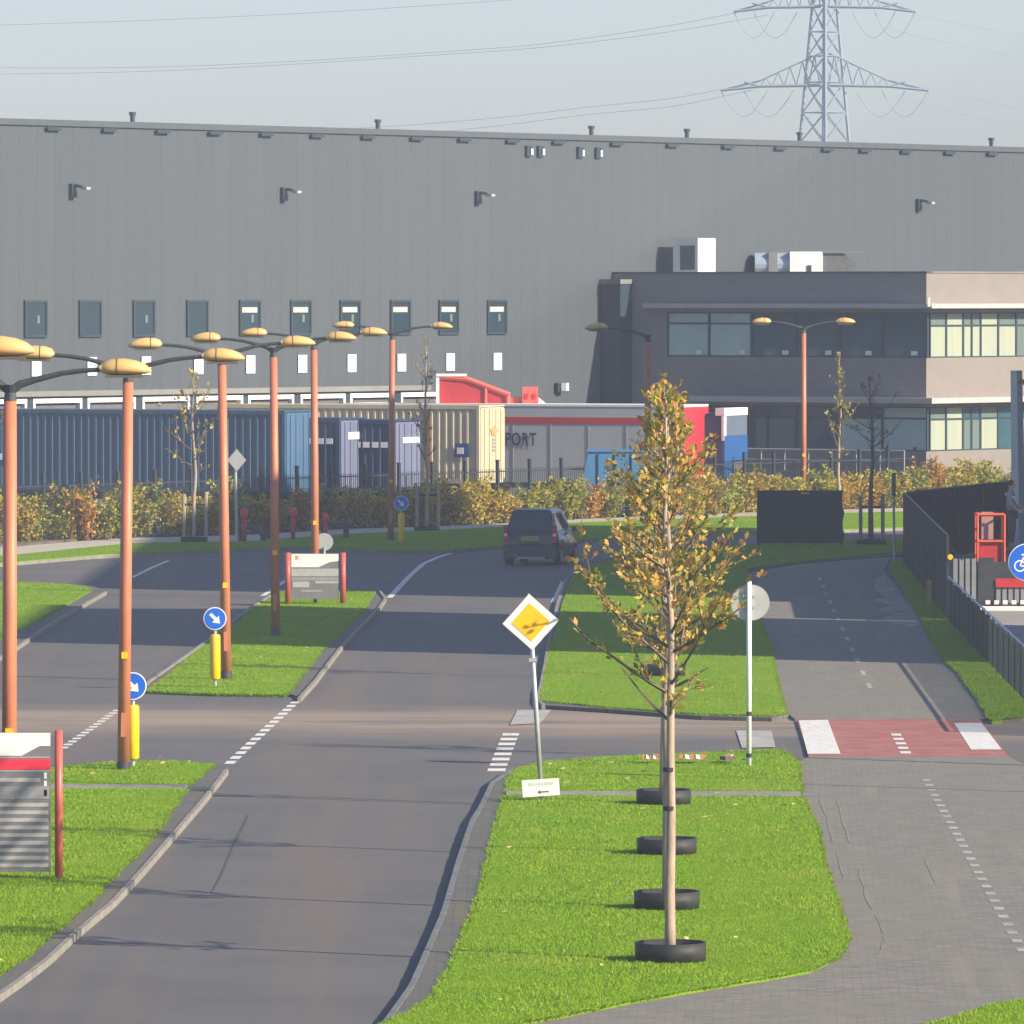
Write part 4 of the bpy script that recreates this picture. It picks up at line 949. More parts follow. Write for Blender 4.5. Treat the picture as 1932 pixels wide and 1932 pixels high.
# priority sign
b = G(1022, 1510, gz); ps = thing('priority_sign', 'white edged yellow priority diamond on a leaning galvanised pole with a name plate', 'road sign', b)
s_ = F / b.y; lean(ps, -3.6)
zt = (1510 - 1172) / s_
MB().tube([(0, 0, -.02), (0, 0, zt + .1)], .038, 12).build('pole', m_galv, ps, smooth=True)
def diamond(r, y0, y1, rc=.03): return MB().xzprism([(-r, zt), (0, zt - r), (r, zt), (0, zt + r)], y0, y1)
pl = diamond(.435, -.062, -.045).build('plate', m_white, ps); diamond(.30, -.068, -.0625).build('yellow_face', m_signyel, pl); diamond(.45, -.0445, -.038).build('rim', m_signback, pl)
MB().bx(-.06, .06, -.05, .05, zt - .62, zt - .56).build('clamp', m_galv, ps)
np_ = MB().bx(-.29, .29, -.06, -.045, .07, .335).build('name_plate', m_white, ps)
mb = MB(); r_ = random.Random(2)
xx = -.2
while xx < .2:
    w_ = r_.uniform(.02, .035); mb.bx(xx, xx + w_, -.0625, -.0605, .235, .285); xx += w_ + .012
mb.build('faint_lettering', M('faint_print', (.55, .56, .50), .6), np_)
MB().xzprism([(-.06, .135), (-.01, .165), (-.01, .145), (.12, .145), (.12, .125), (-.01, .125), (-.01, .105)], -.0635, -.0605).build('arrow', M('brown_print', (.10, .06, .03), .6), np_)
# round sign from behind
b = G(1413, 1445, gz); s_ = F / b.y; rs = thing('round_sign', 'round road sign seen from behind on a white banded pole', 'road sign', b)
zt = (1445 - 1137) / s_
MB().tube([(0, 0, -.02), (0, 0, zt + .36)], .042, 12).build('pole', m_white, rs, smooth=True)
for z in (.14, .84): MB().tube([(0, 0, z), (0, 0, z + .07)], .046, 12).build('black_band', m_black, rs)
MB().disc((0, zt), .30, .045, .06).build('plate', m_signback, rs); MB().disc((.05, zt), .30, .2, .22).build('plate', m_signback, rs)
MB().bx(-.1, .1, .0, .2, zt - .08, zt - .04).bx(-.1, .1, .0, .2, zt + .1, zt + .14).build('clamp', m_galv, rs)
# cycle path sign at the right edge
b = G(2049, 1494, .045); s_ = F / b.y; cs = thing('cycle_sign', 'round blue cycle path sign cut off by the right picture edge', 'road sign', b)
zt = (1494 - 1059.5) / s_
MB().tube([(0, 0, 0), (0, 0, zt + .3)], .04, 10).build('pole', m_galv, cs)
cs.location.x = (1932 - 966) / F * b.y + .05
d = MB().disc((0, zt), .30, -.06, -.045).build('disc', m_white, cs); MB().disc((0, zt), .285, -.066, -.0605).build('blue_face', m_blue, d)
mb = MB()
def ringp(cx, cz, r, t=.022, n=20):
    for k in range(n):
        a0, a1 = 2 * math.pi * k / n, 2 * math.pi * (k + 1) / n
        mb.xzprism([(cx + r * math.cos(a0), cz + r * math.sin(a0)), (cx + r * math.cos(a1), cz + r * math.sin(a1)), (cx + (r - t) * math.cos(a1), cz + (r - t) * math.sin(a1)), (cx + (r - t) * math.cos(a0), cz + (r - t) * math.sin(a0))][::-1], -.071, -.0665)
ringp(-.115, zt - .06, .095); ringp(.115, zt - .06, .095)
for a, c in (((-.115, -.06), (-.05, .09)), ((-.05, .09), (.06, .09)), ((-.05, .09), (.0, -.06)), ((.06, .09), (.115, -.06)), ((.0, -.06), (.06, .09)), ((-.115, -.06), (.0, -.06)), ((.06, .09), (.05, .14)), ((-.09, .12), (-.02, .12))):
    A, C = Vector((a[0], a[1] + zt)), Vector((c[0], c[1] + zt)); dn = (C - A).normalized(); nn = Vector((-dn.y, dn.x)) * .012
    mb.xzprism([A + nn, A - nn, C - nn, C + nn], -.0712, -.0667)
mb.build('bicycle_symbol', m_white, d)
# site signs
def site_sign(x0, x1, yb, hgt, lab, big):
    b = G(x1, yb, gz); s_ = F / b.y; W_ = (x1 - x0) / s_
    o = thing('site_sign', lab, 'sign board', b)
    for px in (0, -W_): MB().tube([(px, 0, -.02), (px, 0, hgt)], .055 if big else .075, 12).build('post', m_redpost, o, smooth=True)
    a, c = -W_ + .09, -.11
    pb = MB().bx(a, c, -.02, .02, .09, hgt - .03).build('panel', m_print_d, o)
    H = hgt - .12; top = hgt - .03
    def bar(u0, u1, v0, v1, m, nm): MB().bx(a + (c - a) * u0, a + (c - a) * u1, -.026, -.0205, top - H * v1, top - H * v0).build(nm, m, pb)
    Wp = c - a
    if big:
        MB().xzprism([(a, top), (a, top - H * .165), (a + Wp * .80, top - H * .165), (a + Wp * .925, top - H * .095), (c, top - H * .095), (c, top)], -.027, -.0205).build('header', m_white, pb)
        bar(0, 1, .172, .18, m_print_l, 'rule_line'); bar(0, 1, .188, .265, m_redstripe, 'red_stripe'); bar(0, 1, .27, .278, m_print_l, 'rule_line')
        for v in (.325,): bar(0, .93, v, v + .028, m_print_l, 'text_row')
        bar(0, .99, .385, .475, m_print_m, 'text_block')
        for k in range(9): bar(0, .985, .505 + k * .0545, .505 + k * .0545 + .027, m_print_l, 'text_row')
        for v in (.285, .345, .41): bar(.955, .975, v, v + .045, m_white, 'row_mark')
    else:
        MB().xzprism([(a, top), (a, top - H * .30), (a + Wp * .58, top - H * .30), (a + Wp * .80, top - H * .19), (c, top - H * .16), (c, top)], -.027, -.0205).build('header', m_white, pb)
        bar(.08, .16, .045, .13, m_logo, 'emblem') if False else MB().bx(a + Wp * .08, a + Wp * .15, -.029, -.0275, top - H * .13, top - H * .04).build('emblem', m_logo, pb)
        bar(0, 1, .33, .50, m_print_l, 'text_block'); bar(.08, .5, .355, .44, M('silver_print', (.56, .56, .55), .5), 'text_row') if False else None
        bar(0, 1, .52, .60, m_print_m, 'text_row'); bar(.5, 1, .61, .66, m_print_l, 'text_row'); bar(.03, .38, .62, .75, m_print_l, 'text_block'); bar(.2, .65, .80, .86, m_print_m, 'text_row')
        MB().tube([(-W_ * .5, -.02, .02), (-W_ * .5, .06, .10)], .05, 8).build('ground_spot', m_black, o)
    return o
site_sign(-190, 111, 1657, 2.0, 'big site directory board with red stripe and red post, cut by the left edge', True)
site_sign(543, 647, 1136, 1.27, 'small site directory board on two red posts on the middle island', False)
# small diamond from behind, post, marker
b = G(447, 1024, fz); s_ = F / b.y; o = thing('diamond_sign', 'small diamond road sign seen from behind beside the staked tree', 'road sign', b)
zt = (1024 - 868) / s_; MB().tube([(0, 0, -.02), (-.05, 0, zt)], .045, 8).build('pole', m_galv, o); MB().xzprism([(-.30, zt), (0, zt - .36), (.30, zt), (0, zt + .36)], -.06, -.045).build('plate', m_signback, o)
b = G(1687, 1060, fz); s_ = F / b.y; o = thing('marker_post', 'thin dark post at the far end of the cycle path', 'post', b)
MB().tube([(0, 0, 0), (-.02, 0, 2.6)], .035, 8).build('shaft', m_galv, o); MB().bx(-.075, .045, -.06, .0, 1.95, 2.62).build('narrow_plate', m_dark, o)
b = G(1753, 1142, .12); o = thing('marker_post', 'short yellow marker post at the foot of the dark fence', 'post', b)
MB().bx(-.05, .05, -.04, .04, -.02, .55).build('shaft', M('ochre_marker', (.50, .34, .05), .6), o); MB().bx(-.055, .055, -.045, .045, .55, .62).build('cap', m_yellow, o)

# ------------------------------------------------------------------ black board
b = G(1509, 1028, .12); s_ = F / b.y; o = thing('black_board', 'large black board with a tiny orange sticker on the far verge', 'board', b)
hw, hh = 81 / s_, 103 / s_
rr = random.Random(3); edge = [(-hw, .06)] + [(-hw + rr.uniform(-.02, .02), .06 + (hh - .06) * k / 6) for k in range(1, 6)] + [(-hw, hh), (hw, hh)] + [(hw + rr.uniform(-.03, .07), hh - (hh - .06) * k / 7) for k in range(1, 7)] + [(hw, .06)]
MB().xzprism(edge[::-1], -.06, .06).build('panel', m_board, o)
mb = MB(); [mb.bx(-hw + .02 + k * (2 * hw - .1) / 3, -hw + .08 + k * (2 * hw - .1) / 3, .062, .14, -.02, hh - .05) for k in range(4)]; mb.build('frame_post', m_chassis, o)
st = MB().bx(.03, .17, -.066, -.062, hh - .12, hh - .05).build('sticker', m_yellow, o); MB().bx(.18, .30, -.066, -.062, hh - .12, hh - .06).build('sticker', m_print_l, o)

# ------------------------------------------------------------------ valve posts, pipes, bin
VG = 'red valve posts by the hedge'
for (x, y, h_, lab) in ((461, 1022, 1.08, 'red valve post beside the black arched pipe, leftmost of three'), (553, 1018, 1.05, 'slim red valve post between two orange lamps'), (614, 1018, .86, 'red valve post with round head behind the site sign')):
    b = G(x, y, fz); o = thing('valve_post', lab, 'valve post', b, 0, VG)
    MB().tube([(0, 0, -.02), (0, 0, h_ * .68)], .07, 12).build('shaft', m_redpaint, o, smooth=True); MB().lathe([(.001, h_), (.07, h_ - .02), (.115, h_ - .10), (.115, h_ - .24), (.085, h_ - .33), (.06, h_ - .36)], 14).build('head', m_redstripe, o, smooth=True)
    MB().tube([(-.16, 0, h_ - .32), (.16, 0, h_ - .32)], .035, 8).build('cross_cap', m_dark, o)
b = G(453, 1021, fz); o = thing('arched_pipe', 'black arched pipe curving to the ground beside a red valve post', 'pipe', b)
MB().tube([(0, 0, 0), (0, 0, .42)], .12, 12).build('leg', m_dark, o); MB().tube([(-.05, 0, .42), (.35, 0, .44), (.58, 0, .36), (.72, 0, .2), (.75, 0, 0)], .09, 12).build('elbow', m_dark, o, smooth=True)
b = G(606, 1015, fz); o = thing('black_bench', 'low black bench top on a stout leg behind the small site sign', 'bench', b)
MB().bx(-.05, 1.08, -.22, .22, .40, .52).build('seat', m_dark, o); MB().bx(.72, .90, -.15, .15, -.02, .40).build('leg', m_dark, o); MB().bx(.0, .16, -.15, .15, -.02, .40).build('leg', m_dark, o)
b = G(504, 1017, fz); o = thing('litter_bin', 'dark litter bin half hidden behind an orange lamp post', 'bin', b)
MB().tube([(0, 0, 0), (0, 0, .58)], [.14, .17], 14).build('body', m_dark, o); MB().tube([(0, 0, .58), (0, 0, .62)], .185, 14).build('rim', m_black, o)
# torn tape and debris on the verge
for x0, x1, y, lab in ((1213, 1246, 1433, 'torn red and white barrier tape lying left of the tree trunk'), (1283, 1334, 1433, 'torn red and white barrier tape lying right of the tree trunk')):
    a, c = G(x0, y, gz + .07), G(x1, y, gz + .07); o = thing('barrier_tape', lab, 'barrier tape', a, 0, 'torn barrier tape on the verge'); n = 5; L = (c.x - a.x) / n
    for k in range(n):
        MB().add([(k * L, 0, .02 * (k % 2)), ((k + 1) * L - .004, .05, .03 * ((k + 1) % 2)), ((k + 1) * L - .004, .35, .05), (k * L, .30, .07)], [(0, 1, 2, 3)]).build('tape_piece', m_white if k % 2 else m_rampl, o)
a = G(1374, 1434, gz + .05); o = thing('wood_scrap', 'dark scrap of wood on the grass left of the banded pole', 'scrap', a); MB().box((0, 0, .03), (.20, .3, .06), .3).build('plank', m_twig, o); MB().box((.02, .1, .075), (.1, .3, .03), -.2).build('plank', m_stake, o)

# ------------------------------------------------------------------ car
yawc = R(-11)
b = G(1000, 1067, 0); car = thing('car', 'dark navy small car driving away, red tail lights and yellow plate', 'car', b, yawc)
def loft(secs, mat, name, parent, sm=True):
    mb = MB(); n = len(secs[0][1])
    for y, pts in secs:
        for x, z in pts: mb.v.append((x, y, z))
    for i in range(len(secs) - 1):
        for k in range(n):
            k2 = (k + 1) % n; mb.f.append((i * n + k, (i + 1) * n + k, (i + 1) * n + k2, i * n + k2)); mb.m.append(0)
    mb.f += [tuple(range(n)), tuple(range(len(secs) * n - 1, (len(secs) - 1) * n - 1, -1))]; mb.m += [0, 0]
    o = mb.build(name, mat, parent); return auto_smooth(o, 50)
def sec(w0, w1, w2, zb, zm, zt):
    h = [(w0, zb), (w1, zb + .12), (w1, zm), (w2, zt - .03), (w2 - .05, zt)]; return h + [(-x, z) for x, z in reversed(h)]
loft([(0.0, sec(.64, .73, .67, .30, .62, .90)), (.07, sec(.74, .81, .74, .22, .66, 1.0)), (.4, sec(.76, .83, .77, .18, .7, 1.02)), (1.6, sec(.76, .83, .78, .18, .7, 1.0)), (2.6, sec(.74, .83, .76, .24, .7, .98)), (3.2, sec(.72, .81, .66, .26, .62, .86)), (3.52, sec(.62, .70, .5, .3, .55, .74))], m_carpaint, 'body', car)
def csec(w0, w1, z0, z1): return [(w0, z0), (w1, z1), (w1 - .07, z1 + .035), (-w1 + .07, z1 + .035), (-w1, z1), (-w0, z0)]
# cabin: rear pillar leans forward, windscreen far ahead
cab = MB()
q = [(.74, .05, .99), (.76, 2.62, .97), (.60, 1.95, 1.60), (.585, .32, 1.60)]
vs = [(x, y, z) for x, y, z in q] + [(-x, y, z) for x, y, z in q]; vs += [(.5, .42, 1.645), (.5, 1.85, 1.645), (-.5, 1.85, 1.645), (-.5, .42, 1.645)]
cab.add(vs, [(0, 1, 2, 3), (7, 6, 5, 4), (4, 0, 3, 7), (1, 5, 6, 2), (3, 2, 9, 8), (2, 6, 10, 9), (6, 7, 11, 10), (7, 3, 8, 11), (8, 9, 10, 11)]); auto_smooth(cab.build('cabin', m_carpaint, car), 25)
def pane(c4, off, name, mat):
    c4 = [Vector(p) for p in c4]; n = (c4[1] - c4[0]).cross(c4[3] - c4[0]).normalized() * off
    MB().add([p + n for p in c4] + [p for p in c4], [(0, 1, 2, 3), (1, 0, 4, 5), (2, 1, 5, 6), (3, 2, 6, 7), (0, 3, 7, 4)]).build(name, mat, car)
pane([(-.66, .075, 1.05), (.66, .075, 1.05), (.54, .285, 1.54), (-.54, .285, 1.54)], .012, 'rear_window', m_carglass)
for sx in (1, -1):
    def SP(y, z): # point on the side glass plane
        t = (z - .98) / .62; return (sx * ((.755) + (.595 - .755) * t), y, z)
    for (a, b_, a2, b2) in ((.30, 1.20, .44, 1.18), (1.26, 2.35, 1.24, 1.90)):
        cs4 = [SP(a, 1.05), SP(b_, 1.05), SP(b2, 1.53), SP(a2, 1.53)]
        pane(cs4 if sx > 0 else cs4[::-1], .012, 'side_window', m_carglass)
    tl = MB().box((sx * .735, .035, .93), (.13, .08, .50)); tlo = tl.build('tail_light', m_tail, car)
    MB().box((sx * .735, -.008, .90), (.10, .012, .08)).build('clear_lens', m_white, tlo)
    MB().box((sx * .90, 2.35, 1.02), (.16, .10, .14)).build('mirror', m_carpaint, car)
    for yy in (.62, 2.92):
        wl = MB().tube([(sx * .64, yy, .28), (sx * .835, yy, .28)], .28, 20).build('wheel', m_rubber, car); MB().tube([(sx * .83, yy, .28), (sx * .842, yy, .28)], .18, 14).build('rim', m_galv, wl)
MB().bx(-.78, .78, -.05, .10, .20, .60).build('bumper', m_dark, car); MB().bx(-.40, .45, -.06, .02, .19, .262).build('lower_valance', m_print_m, car)
pt = MB().bx(-.26, .26, -.028, .0, .74, .86).build('number_plate', m_plate, car); mb = MB(); [mb.bx(-.21 + k * .053 + (.015 if k > 1 else 0) + (.015 if k > 3 else 0), -.18 + k * .053 + (.015 if k > 1 else 0) + (.015 if k > 3 else 0), -.031, -.0285, .77, .83) for k in range(8)]; mb.build('plate_mark', m_twig, pt)
MB().bx(-.5, .5, .30, .34, 1.58, 1.62).build('brake_light', m_dark, car); MB().tube([(-.45, .02, .33), (-.45, -.07, .30)], .03, 8).build('exhaust', m_galv, car)

# ------------------------------------------------------------------ dark fence and building site at the right
f0, f1, f2 = G(1706, 1066, .0), G(1788, 1176, .0), G(1990, 1390, .0)
f3 = Vector((14.5, 237, 0)); f4 = Vector((17.5, 246, 0))
bf = thing('site_fence', 'black cloth covered site fence beside the cycle path', 'fence', (0, 0, 0))
def run(a, b, h, name, step=2.4, cloth=m_banner, rail=True, bars=False):
    a, b = Vector(a), Vector(b); L = (b - a).length; n = max(1, round(L / step)); d = (b - a) / n; u = d.normalized(); nn = Vector((-u.y, u.x, 0)) * .012
    for i in range(n + 1):
        p = a + d * i; MB().box((p.x, p.y, h / 2 + .01), (.07, .07, h + .06), math.atan2(u.y, u.x)).build('post', m_fence, bf)
    for i in range(n):
        p, q_ = a + d * i + u * .05, a + d * (i + 1) - u * .05
        mb = MB()
        if bars:
            k, Ls = 0.0, (q_ - p).length
            while k < Ls:
                c = p + u * k; mb.box((c.x, c.y, h / 2), (.032, .032, h - .12), math.atan2(u.y, u.x)); k += .085
        else:
            mb.add([p + nn + Vector((0, 0, .06)), q_ + nn + Vector((0, 0, .06)), q_ + nn + Vector((0, 0, h)), p + nn + Vector((0, 0, h)), p - nn + Vector((0, 0, .06)), q_ - nn + Vector((0, 0, .06)), q_ - nn + Vector((0, 0, h)), p - nn + Vector((0, 0, h))], [(0, 1, 2, 3), (7, 6, 5, 4), (3, 2, 6, 7), (0, 4, 5, 1)])
        mb.build(name, cloth, bf)
        if rail: MB().bar(p + Vector((0, 0, h + .02)), q_ + Vector((0, 0, h + .02)), .03).build('top_rail', m_galv if h < 1.5 else m_fence, bf)
run(f0, f1, 2.12, 'cloth_panel', 3.4); run(f1 + Vector((0, -.15, 0)), f2, 1.12, 'bar_panel', 2.4, m_fence, True, True)
run(f0 + Vector((.1, .1, 0)), f3, 2.12, 'cloth_panel', 3.0); run(f3, f4, 2.12, 'cloth_panel', 3.0)
MB().bar(f0 + Vector((.35, 0, 1.55)), f1 + Vector((.35, 0, 1.55)), .03).build('brace_rail', m_fence, bf)
MB().tube([f1 + Vector((.05, -.1, 1.62)), f1 + Vector((.05, -.22, 1.62))], .07, 10).build('reflector', m_yellow, bf)
# pale slatted trailer with red lift behind the low fence
Yt = 194.0; st_ = F / Yt
def XX(x): return (x - 966) / st_
def ZZ(y): return P(966, y, Yt).z
o = thing('site_trailer', 'pale slatted trailer with white deck behind the low dark fence', 'trailer', (XX(1799), Yt, 0))
w_ = XX(1990) - XX(1799)
x = 0.0
while x < w_:
    if not (XX(1846) - XX(1799) < x < XX(1876) - XX(1799)):
        MB().bx(x, x + .11, -.03, .03, ZZ(1137), ZZ(1054) if x < .6 else ZZ(1109)).build('slat', m_slat, o)
    x += .155
MB().bx(0, w_, .04, .10, ZZ(1137), ZZ(1060)).build('back_panel', m_dark, o); MB().bx(XX(1846) - XX(1799), XX(1876) - XX(1799), -.04, .03, ZZ(1137), ZZ(1052)).build('gate', m_dark, o)
MB().bx(XX(1846) - XX(1799), w_, -.3, 1.8, ZZ(1152), ZZ(1143)).build('deck', m_white, o); MB().bx(.0, w_, -.02, 1.8, ZZ(1142), ZZ(1138)).build('sill', m_dark, o)
MB().bx(XX(1879) - XX(1799), w_, -.08, -.035, ZZ(1108), ZZ(1091)).build('red_board', m_redpaint, o)
mb = MB(); [mb.bx(.8 + k * .22, .92 + k * .22, -.28, -.2, .18, .28) for k in range(9)]; mb.build('deck_lug', m_white, o)
for xx in (1.05, 1.85): MB().tube([(xx, -.2, .14), (xx, .2, .14)], .14, 12).build('wheel', m_rubber, o)
MB().bx(.55, w_, -.1, 1.6, ZZ(1152) - .22, ZZ(1152) - .01).build('chassis', m_dark, o)
lf = thing('lift_cage', 'orange red lift cage standing behind the low dark fence', 'lift', (XX(1850), Yt + 1.2, 0)); cw = XX(1901) - XX(1850); z0, z1 = ZZ(1076), ZZ(974); zm = (z0 + z1) / 2
mb = MB()
for xx in (0, cw):
    for yy in (0, .9): mb.tube([(xx, yy, z0), (xx, yy, z1)], .035, 6)
for z in (z0, zm, z1):
    for yy in (0, .9): mb.bar((0, yy, z), (cw, yy, z), .04)
    for xx in (0, cw): mb.bar((xx, 0, z), (xx, .9, z), .035)
mb.build('rail_frame', m_cage, lf); MB().bx(.06, cw - .06, .06, .09, z0 + .04, zm - .05).build('lower_panel', m_redpaint, lf); MB().bx(0, cw, 0, .9, z0 - .08, z0 - .03).build('floor', m_yellow, lf); MB().bx(.12, .42, .25, .6, zm + .05, z1 + .06).build('tool_box', M('pink_grey', (.42, .22, .22), .6), lf)
mb = MB(); [mb.bar((.1 + k * .14, .88, z0), (.1 + k * .14, .88, zm), .015) for k in range(4)]; mb.build('bars', m_redpaint, lf)
MB().bx(.1, cw - .1, .2, .7, .02, z0 - .1).build('mast', m_dark, lf)
# worker on the platform
pb_ = Vector((XX(1921), Yt + 2.6, 0)); zf = P(966, 905, Yt + 2.6).z - 1.76
pl_ = thing('work_platform', 'dark work platform under the worker behind the lift cage', 'platform', (pb_.x, pb_.y, 0)); MB().bx(-.7, 1.2, -.5, .5, zf - .1, zf).build('deck', m_dark, pl_); mb = MB(); [mb.bar((a, c, 0), (a, c, zf - .1), .04) for a in (-.6, 1.1) for c in (-.4, .4)]; mb.build('leg', m_dark, pl_)
pe = thing('person', 'worker in a grey blue jacket with a white band at the right picture edge', 'person', (pb_.x, pb_.y, zf), R(75))
def skin(name, verts, edges, radii, mat, parent, sub=2):
    me = bpy.data.meshes.new(name); me.from_pydata(verts, edges, []); ob = link(name, me, parent); me.materials.append(mat)
    md = ob.modifiers.new('Skin', 'SKIN'); md.use_smooth_shade = True
    for i, r in enumerate(radii):
        me.skin_vertices[0].data[i].radius = (r, r) if not hasattr(r, '__len__') else r
    me.skin_vertices[0].data[0].use_root = True
    s = ob.modifiers.new('Sub', 'SUBSURF'); s.levels = sub; s.render_levels = sub; return ob
V_ = [(0, 0, .95), (0, .02, 1.15), (0, .03, 1.38), (0, .02, 1.50), (-.19, .02, 1.42), (-.26, -.02, 1.15), (-.22, -.22, .98), (.19, .02, 1.42), (.26, -.02, 1.15), (.22, -.24, 1.0), (-.1, 0, .88), (-.11, -.02, .5), (-.11, .03, .09), (-.11, -.1, .04), (.1, 0, .88), (.11, -.03, .5), (.11, .03, .09), (.11, -.1, .04)]
E_ = [(0, 1), (1, 2), (2, 3), (2, 4), (4, 5), (5, 6), (2, 7), (7, 8), (8, 9), (0, 10), (10, 11), (11, 12), (12, 13), (0, 14), (14, 15), (15, 16), (16, 17)]
bo = skin('body', V_, E_, [(.16, .12), (.15, .11), (.17, .12), .06, .075, .055, .04, .075, .055, .04, .09, .065, .05, .045, .09, .065, .05, .045], m_jacket, pe)
hd = MB(); n = 14
for i in range(9):
    t = math.pi * i / 8
    for k in range(n):
        a = 2 * math.pi * k / n; hd.v.append((.078 * math.sin(t) * math.cos(a), -.01 + .098 * math.sin(t) * math.sin(a), 1.63 + .118 * math.cos(t)))
for i in range(8):
    for k in range(n): hd.f.append((i * n + k, (i + 1) * n + k, (i + 1) * n + (k + 1) % n, i * n + (k + 1) % n)); hd.m.append(0)
hd.add([(-.012, -.1, 1.64), (.012, -.1, 1.64), (0, -.128, 1.60), (0, -.1, 1.595)], [(0, 1, 2), (0, 2, 3), (1, 3, 2)]); hd.build('head', m_skin, pe, smooth=True)
MB().tube([(0, .015, 1.46), (0, .0, 1.56)], .055, 10).build('neck', m_skin, pe)
hr = MB(); n = 14
for i in range(6):
    t = math.pi * .58 * i / 5
    for k in range(n):
        a = 2 * math.pi * k / n; hr.v.append((.088 * math.sin(t) * math.cos(a), .008 + .104 * math.sin(t) * math.sin(a), 1.642 + .122 * math.cos(t) * (1 if math.sin(a) > -.4 or t < 1.1 else .75)))
for i in range(5):
    for k in range(n): hr.f.append((i * n + k, (i + 1) * n + k, (i + 1) * n + (k + 1) % n, i * n + (k + 1) % n)); hr.m.append(0)
hr.build('hair', m_hair, pe, smooth=True)
for sx in (-1, 1):
    MB().box((sx * .22, -.27, .965 if sx < 0 else .985), (.035, .09, .085)).build('palm', m_skin, pe)
    for k in range(4): MB().tube([(sx * .22, -.31, .93 + k * .022), (sx * .215, -.345, .925 + k * .022), (sx * .20, -.36, .905 + k * .022)], [.010, .009, .007], 6).build('finger', m_skin, pe)
    MB().tube([(sx * .205, -.26, 1.0), (sx * .19, -.295, 1.02)], [.011, .008], 6).build('thumb', m_skin, pe)
MB().tube([(-.20, .12, 1.40), (-.13, -.11, 1.30), (.02, -.14, 1.15), (.17, -.08, 1.08), (.20, .05, 1.06)], .028, 8).build('reflective_band', m_reflect, pe)
tr_ = skin('trousers', [(0, 0, .93), (-.1, 0, .88), (-.11, -.02, .5), (-.11, .03, .12), (.1, 0, .88), (.11, -.03, .5), (.11, .03, .12)], [(0, 1), (1, 2), (2, 3), (0, 4), (4, 5), (5, 6)], [(.165, .125), .105, .08, .07, .105, .08, .07], m_trousers, pe)
# grey column
Yc = 204.0; sC = F / Yc; b = Vector(((1921 - 966) / sC, Yc, 0)); zt = P(966, 699, Yc).z
o = thing('grey_column', 'pale grey tapering column rising at the right edge behind the fence', 'column', b)
MB().tube([(0.05, 0, 0), (-.05, 0, zt)], [.20, .155], 4).build('shaft', m_column, o); MB().bx(-.3, .4, -.3, .3, 0, .25).build('footing', m_yard, o)

# ------------------------------------------------------------------ pylon and wires
Yp = 763.0; sp = F / Yp; Xp = (1555 - 966) / sp
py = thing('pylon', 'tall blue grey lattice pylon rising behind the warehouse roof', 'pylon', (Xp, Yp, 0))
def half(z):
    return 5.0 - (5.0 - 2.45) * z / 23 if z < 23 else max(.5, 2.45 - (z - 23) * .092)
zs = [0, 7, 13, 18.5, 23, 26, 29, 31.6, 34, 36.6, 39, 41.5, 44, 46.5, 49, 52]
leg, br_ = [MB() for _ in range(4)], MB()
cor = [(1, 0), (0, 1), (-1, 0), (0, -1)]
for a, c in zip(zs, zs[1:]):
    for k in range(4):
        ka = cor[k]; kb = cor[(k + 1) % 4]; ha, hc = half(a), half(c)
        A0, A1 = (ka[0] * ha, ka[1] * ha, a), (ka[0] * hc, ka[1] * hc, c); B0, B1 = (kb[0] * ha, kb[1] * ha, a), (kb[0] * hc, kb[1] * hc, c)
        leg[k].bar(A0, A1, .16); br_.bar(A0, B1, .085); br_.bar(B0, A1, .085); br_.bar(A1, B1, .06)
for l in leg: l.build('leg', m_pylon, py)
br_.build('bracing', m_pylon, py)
ARMS = [(28.7, 10.3), (36.5, 9.0), (44.5, 7.0)]
tips = []
for z, wd in ARMS:
    for s in (-1, 1):
        a = MB(); h0 = half(z); tip = Vector((s * wd, 0, z - .5)); mid = Vector((s * wd * .62, 0, z - .1))
        for yy in (-1, 1):
            r0_ = Vector((s * .4, yy * h0 * .6, z)); a.bar(r0_, mid + Vector((0, yy * .35, 0)), .13); a.bar(mid + Vector((0, yy * .35, 0)), tip, .13)
            top = Vector((s * .4, yy * h0 * .4, z + 3.2)); a.bar(top, mid + Vector((0, 0, .55)), .07); a.bar(mid + Vector((0, 0, .55)), tip, .09)
            for k in range(5):
                q0, q1 = k / 5, (k + .5) / 5; a.bar(r0_.lerp(mid, q0), top.lerp(mid + Vector((0, 0, .55)), q1), .05); a.bar(r0_.lerp(mid, (k + 1) / 5), top.lerp(mid + Vector((0, 0, .55)), q1), .05)
            a.bar(mid + Vector((0, yy * .35, 0)), mid + Vector((s * 1.6, yy * .1, .45)), .10)
        arm = a.build('cross_arm', m_pylon, py)
        for u0, u1 in ((wd, wd * .55), (wd * .78, wd * .30)):
            MB().tube([(s * (u0 + (u1 - u0) * q), .4, z - .5 - 2.6 * math.sin(math.pi * q)) for q in [i / 10 for i in range(11)]], .035, 4).build('jumper_loop', m_wire, arm)
WG = 'power lines running to the pylon'
def wire(pts, lab, Yend, n=40):
    w3 = []; x0 = pts[0][0]; tot = pts[-1][0] - x0
    for i in range(n + 1):
        x = x0 + tot * i / n
        for (xa, ya), (xb, yb) in zip(pts, pts[1:]):
            if min(xa, xb) - 1e-6 <= x <= max(xa, xb) + 1e-6:
                y = ya + (yb - ya) * (x - xa) / (xb - xa); break
        w3.append(P(x, y, Yp + (Yend - Yp) * i / n))
    for _ in range(6): w3 = [w3[0]] + [(w3[i - 1] + w3[i] * 2 + w3[i + 1]) / 4 for i in range(1, n)] + [w3[-1]]
    b = w3[0].copy(); o = tag(MB().tube([p - b for p in w3], .020, 4).build('power_line', m_wire, None, b), lab, 'power line', WG)
wire([(1390, 24), (1274, 48), (1003, 87), (767, 102), (613, 113), (342, 126), (120, 129), (-150, 126)], 'upper power line sagging from the pylon to the left edge', 900)
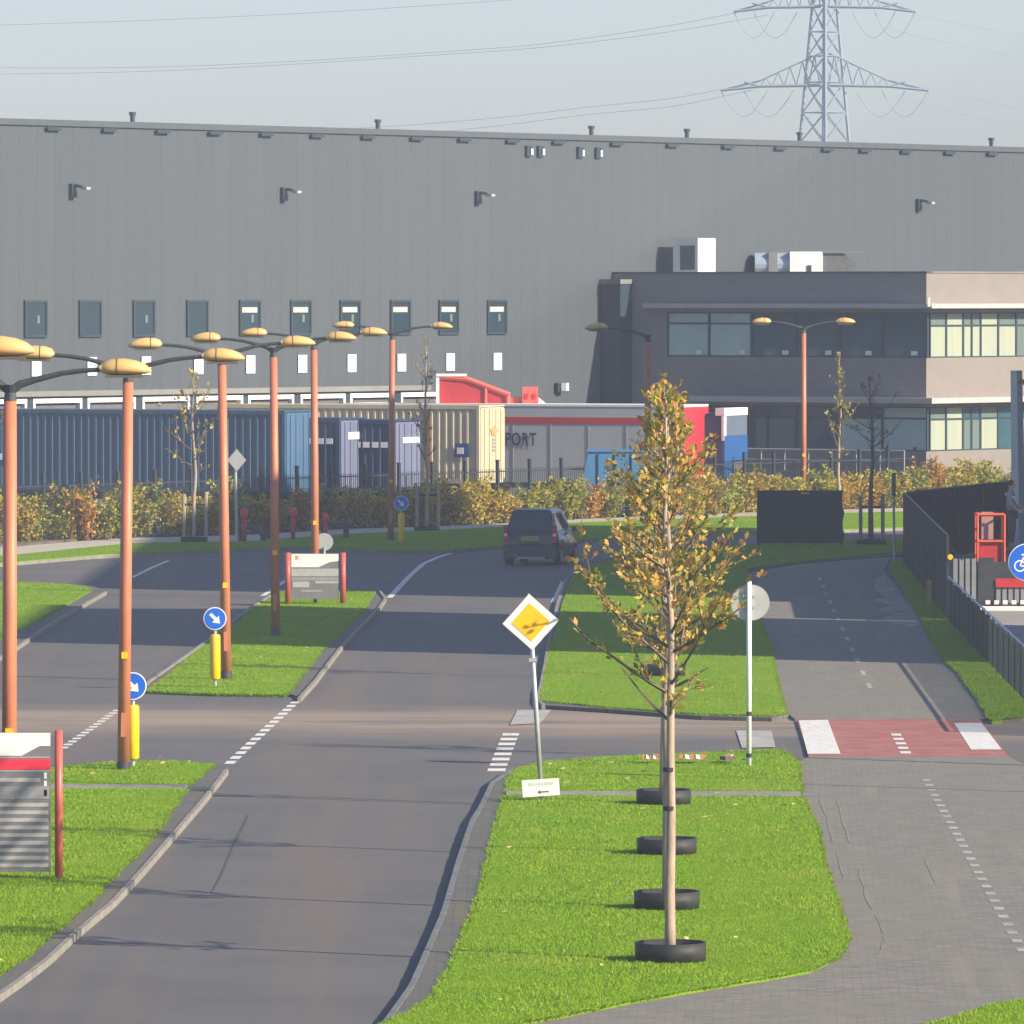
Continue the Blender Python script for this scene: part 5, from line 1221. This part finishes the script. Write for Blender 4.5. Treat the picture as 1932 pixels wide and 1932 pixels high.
wire([(1450, 28), (1274, 60), (1003, 93), (767, 107), (613, 118), (342, 133), (120, 139), (-150, 140)], 'power line just below the upper one, sagging to the left', 900)
wire([(1362, 168), (1274, 186), (1109, 202), (955, 221), (777, 236), (600, 246)], 'power line from the lower left arm dipping behind the roof', 850)
wire([(1420, 170), (1274, 201), (1109, 216), (955, 236), (820, 250)], 'lowest power line on the left of the pylon near the roof', 850)
wire([(1380, -40), (1000, -2), (600, 24), (300, 38), (-150, 52)], 'faint topmost power line along the upper picture edge', 900)
wire([(1723, 26), (1830, 48), (1932, 68), (2200, 118)], 'upper power line from the pylon to the right edge', 840)
wire([(1660, 50), (1800, 84), (1932, 108), (2200, 150)], 'second power line from the pylon to the right edge', 840)
wire([(1754, 166), (1850, 190), (1932, 207), (2200, 258)], 'power line from the lower right arm to the right edge', 840)
wire([(1690, 180), (1800, 212), (1932, 238), (2200, 290)], 'lowest power line on the right of the pylon above the roof', 840)

# ------------------------------------------------------------------ unseen slabs added right of the view, shaped to shade the road
def block(x0, x1, y0, y1, h, lab):
    o = thing('shade_block', lab, 'shade caster', (x0, y0, 0)); L, W_ = y1 - y0, x1 - x0
    MB().bx(0, W_, 0, L, 0, h).build('wall', m_clad, o); MB().bx(-.1, W_ + .1, -.1, L + .1, h, h + .3).build('roof', m_trim, o)
    wm = None
    for fz_ in range(5):
        for k in range(int(L // 4)):
            if wm is None: wm = MB().bx(-.06, .0, 0, 2.4, 0, 1.6).build('window', m_wglass, o, (-.005, 1 + k * 4, 1.5 + fz_ * 3.3))
            else:
                c = wm.copy(); col.objects.link(c); c.parent = o; c.location = (-.005, 1 + k * 4, 1.5 + fz_ * 3.3)
block(20, 26, 159.3, 177.6, 18.3, 'grey windowed slab added outside the right picture edge to shade the road, nearer one')
block(20, 26, 191.6, 249, 18.3, 'long grey windowed slab added outside the right picture edge to shade the road, farther one')

# ------------------------------------------------------------------ haze
hz = MB().bx(-240, 330, -15, 960, -1.4, 58).build('haze', [])
hz['kind'] = 'stuff'
m = bpy.data.materials.new('haze'); m.use_nodes = True; nt = m.node_tree; nt.nodes.remove(nt.nodes['Principled BSDF'])
pv = nt.nodes.new('ShaderNodeVolumePrincipled'); pv.inputs['Density'].default_value = 0.00054; pv.inputs['Color'].default_value = (0.76, 0.83, 0.97, 1); pv.inputs['Anisotropy'].default_value = 0.1
nt.links.new(pv.outputs[0], nt.nodes['Material Output'].inputs['Volume']); hz.data.materials.append(m)
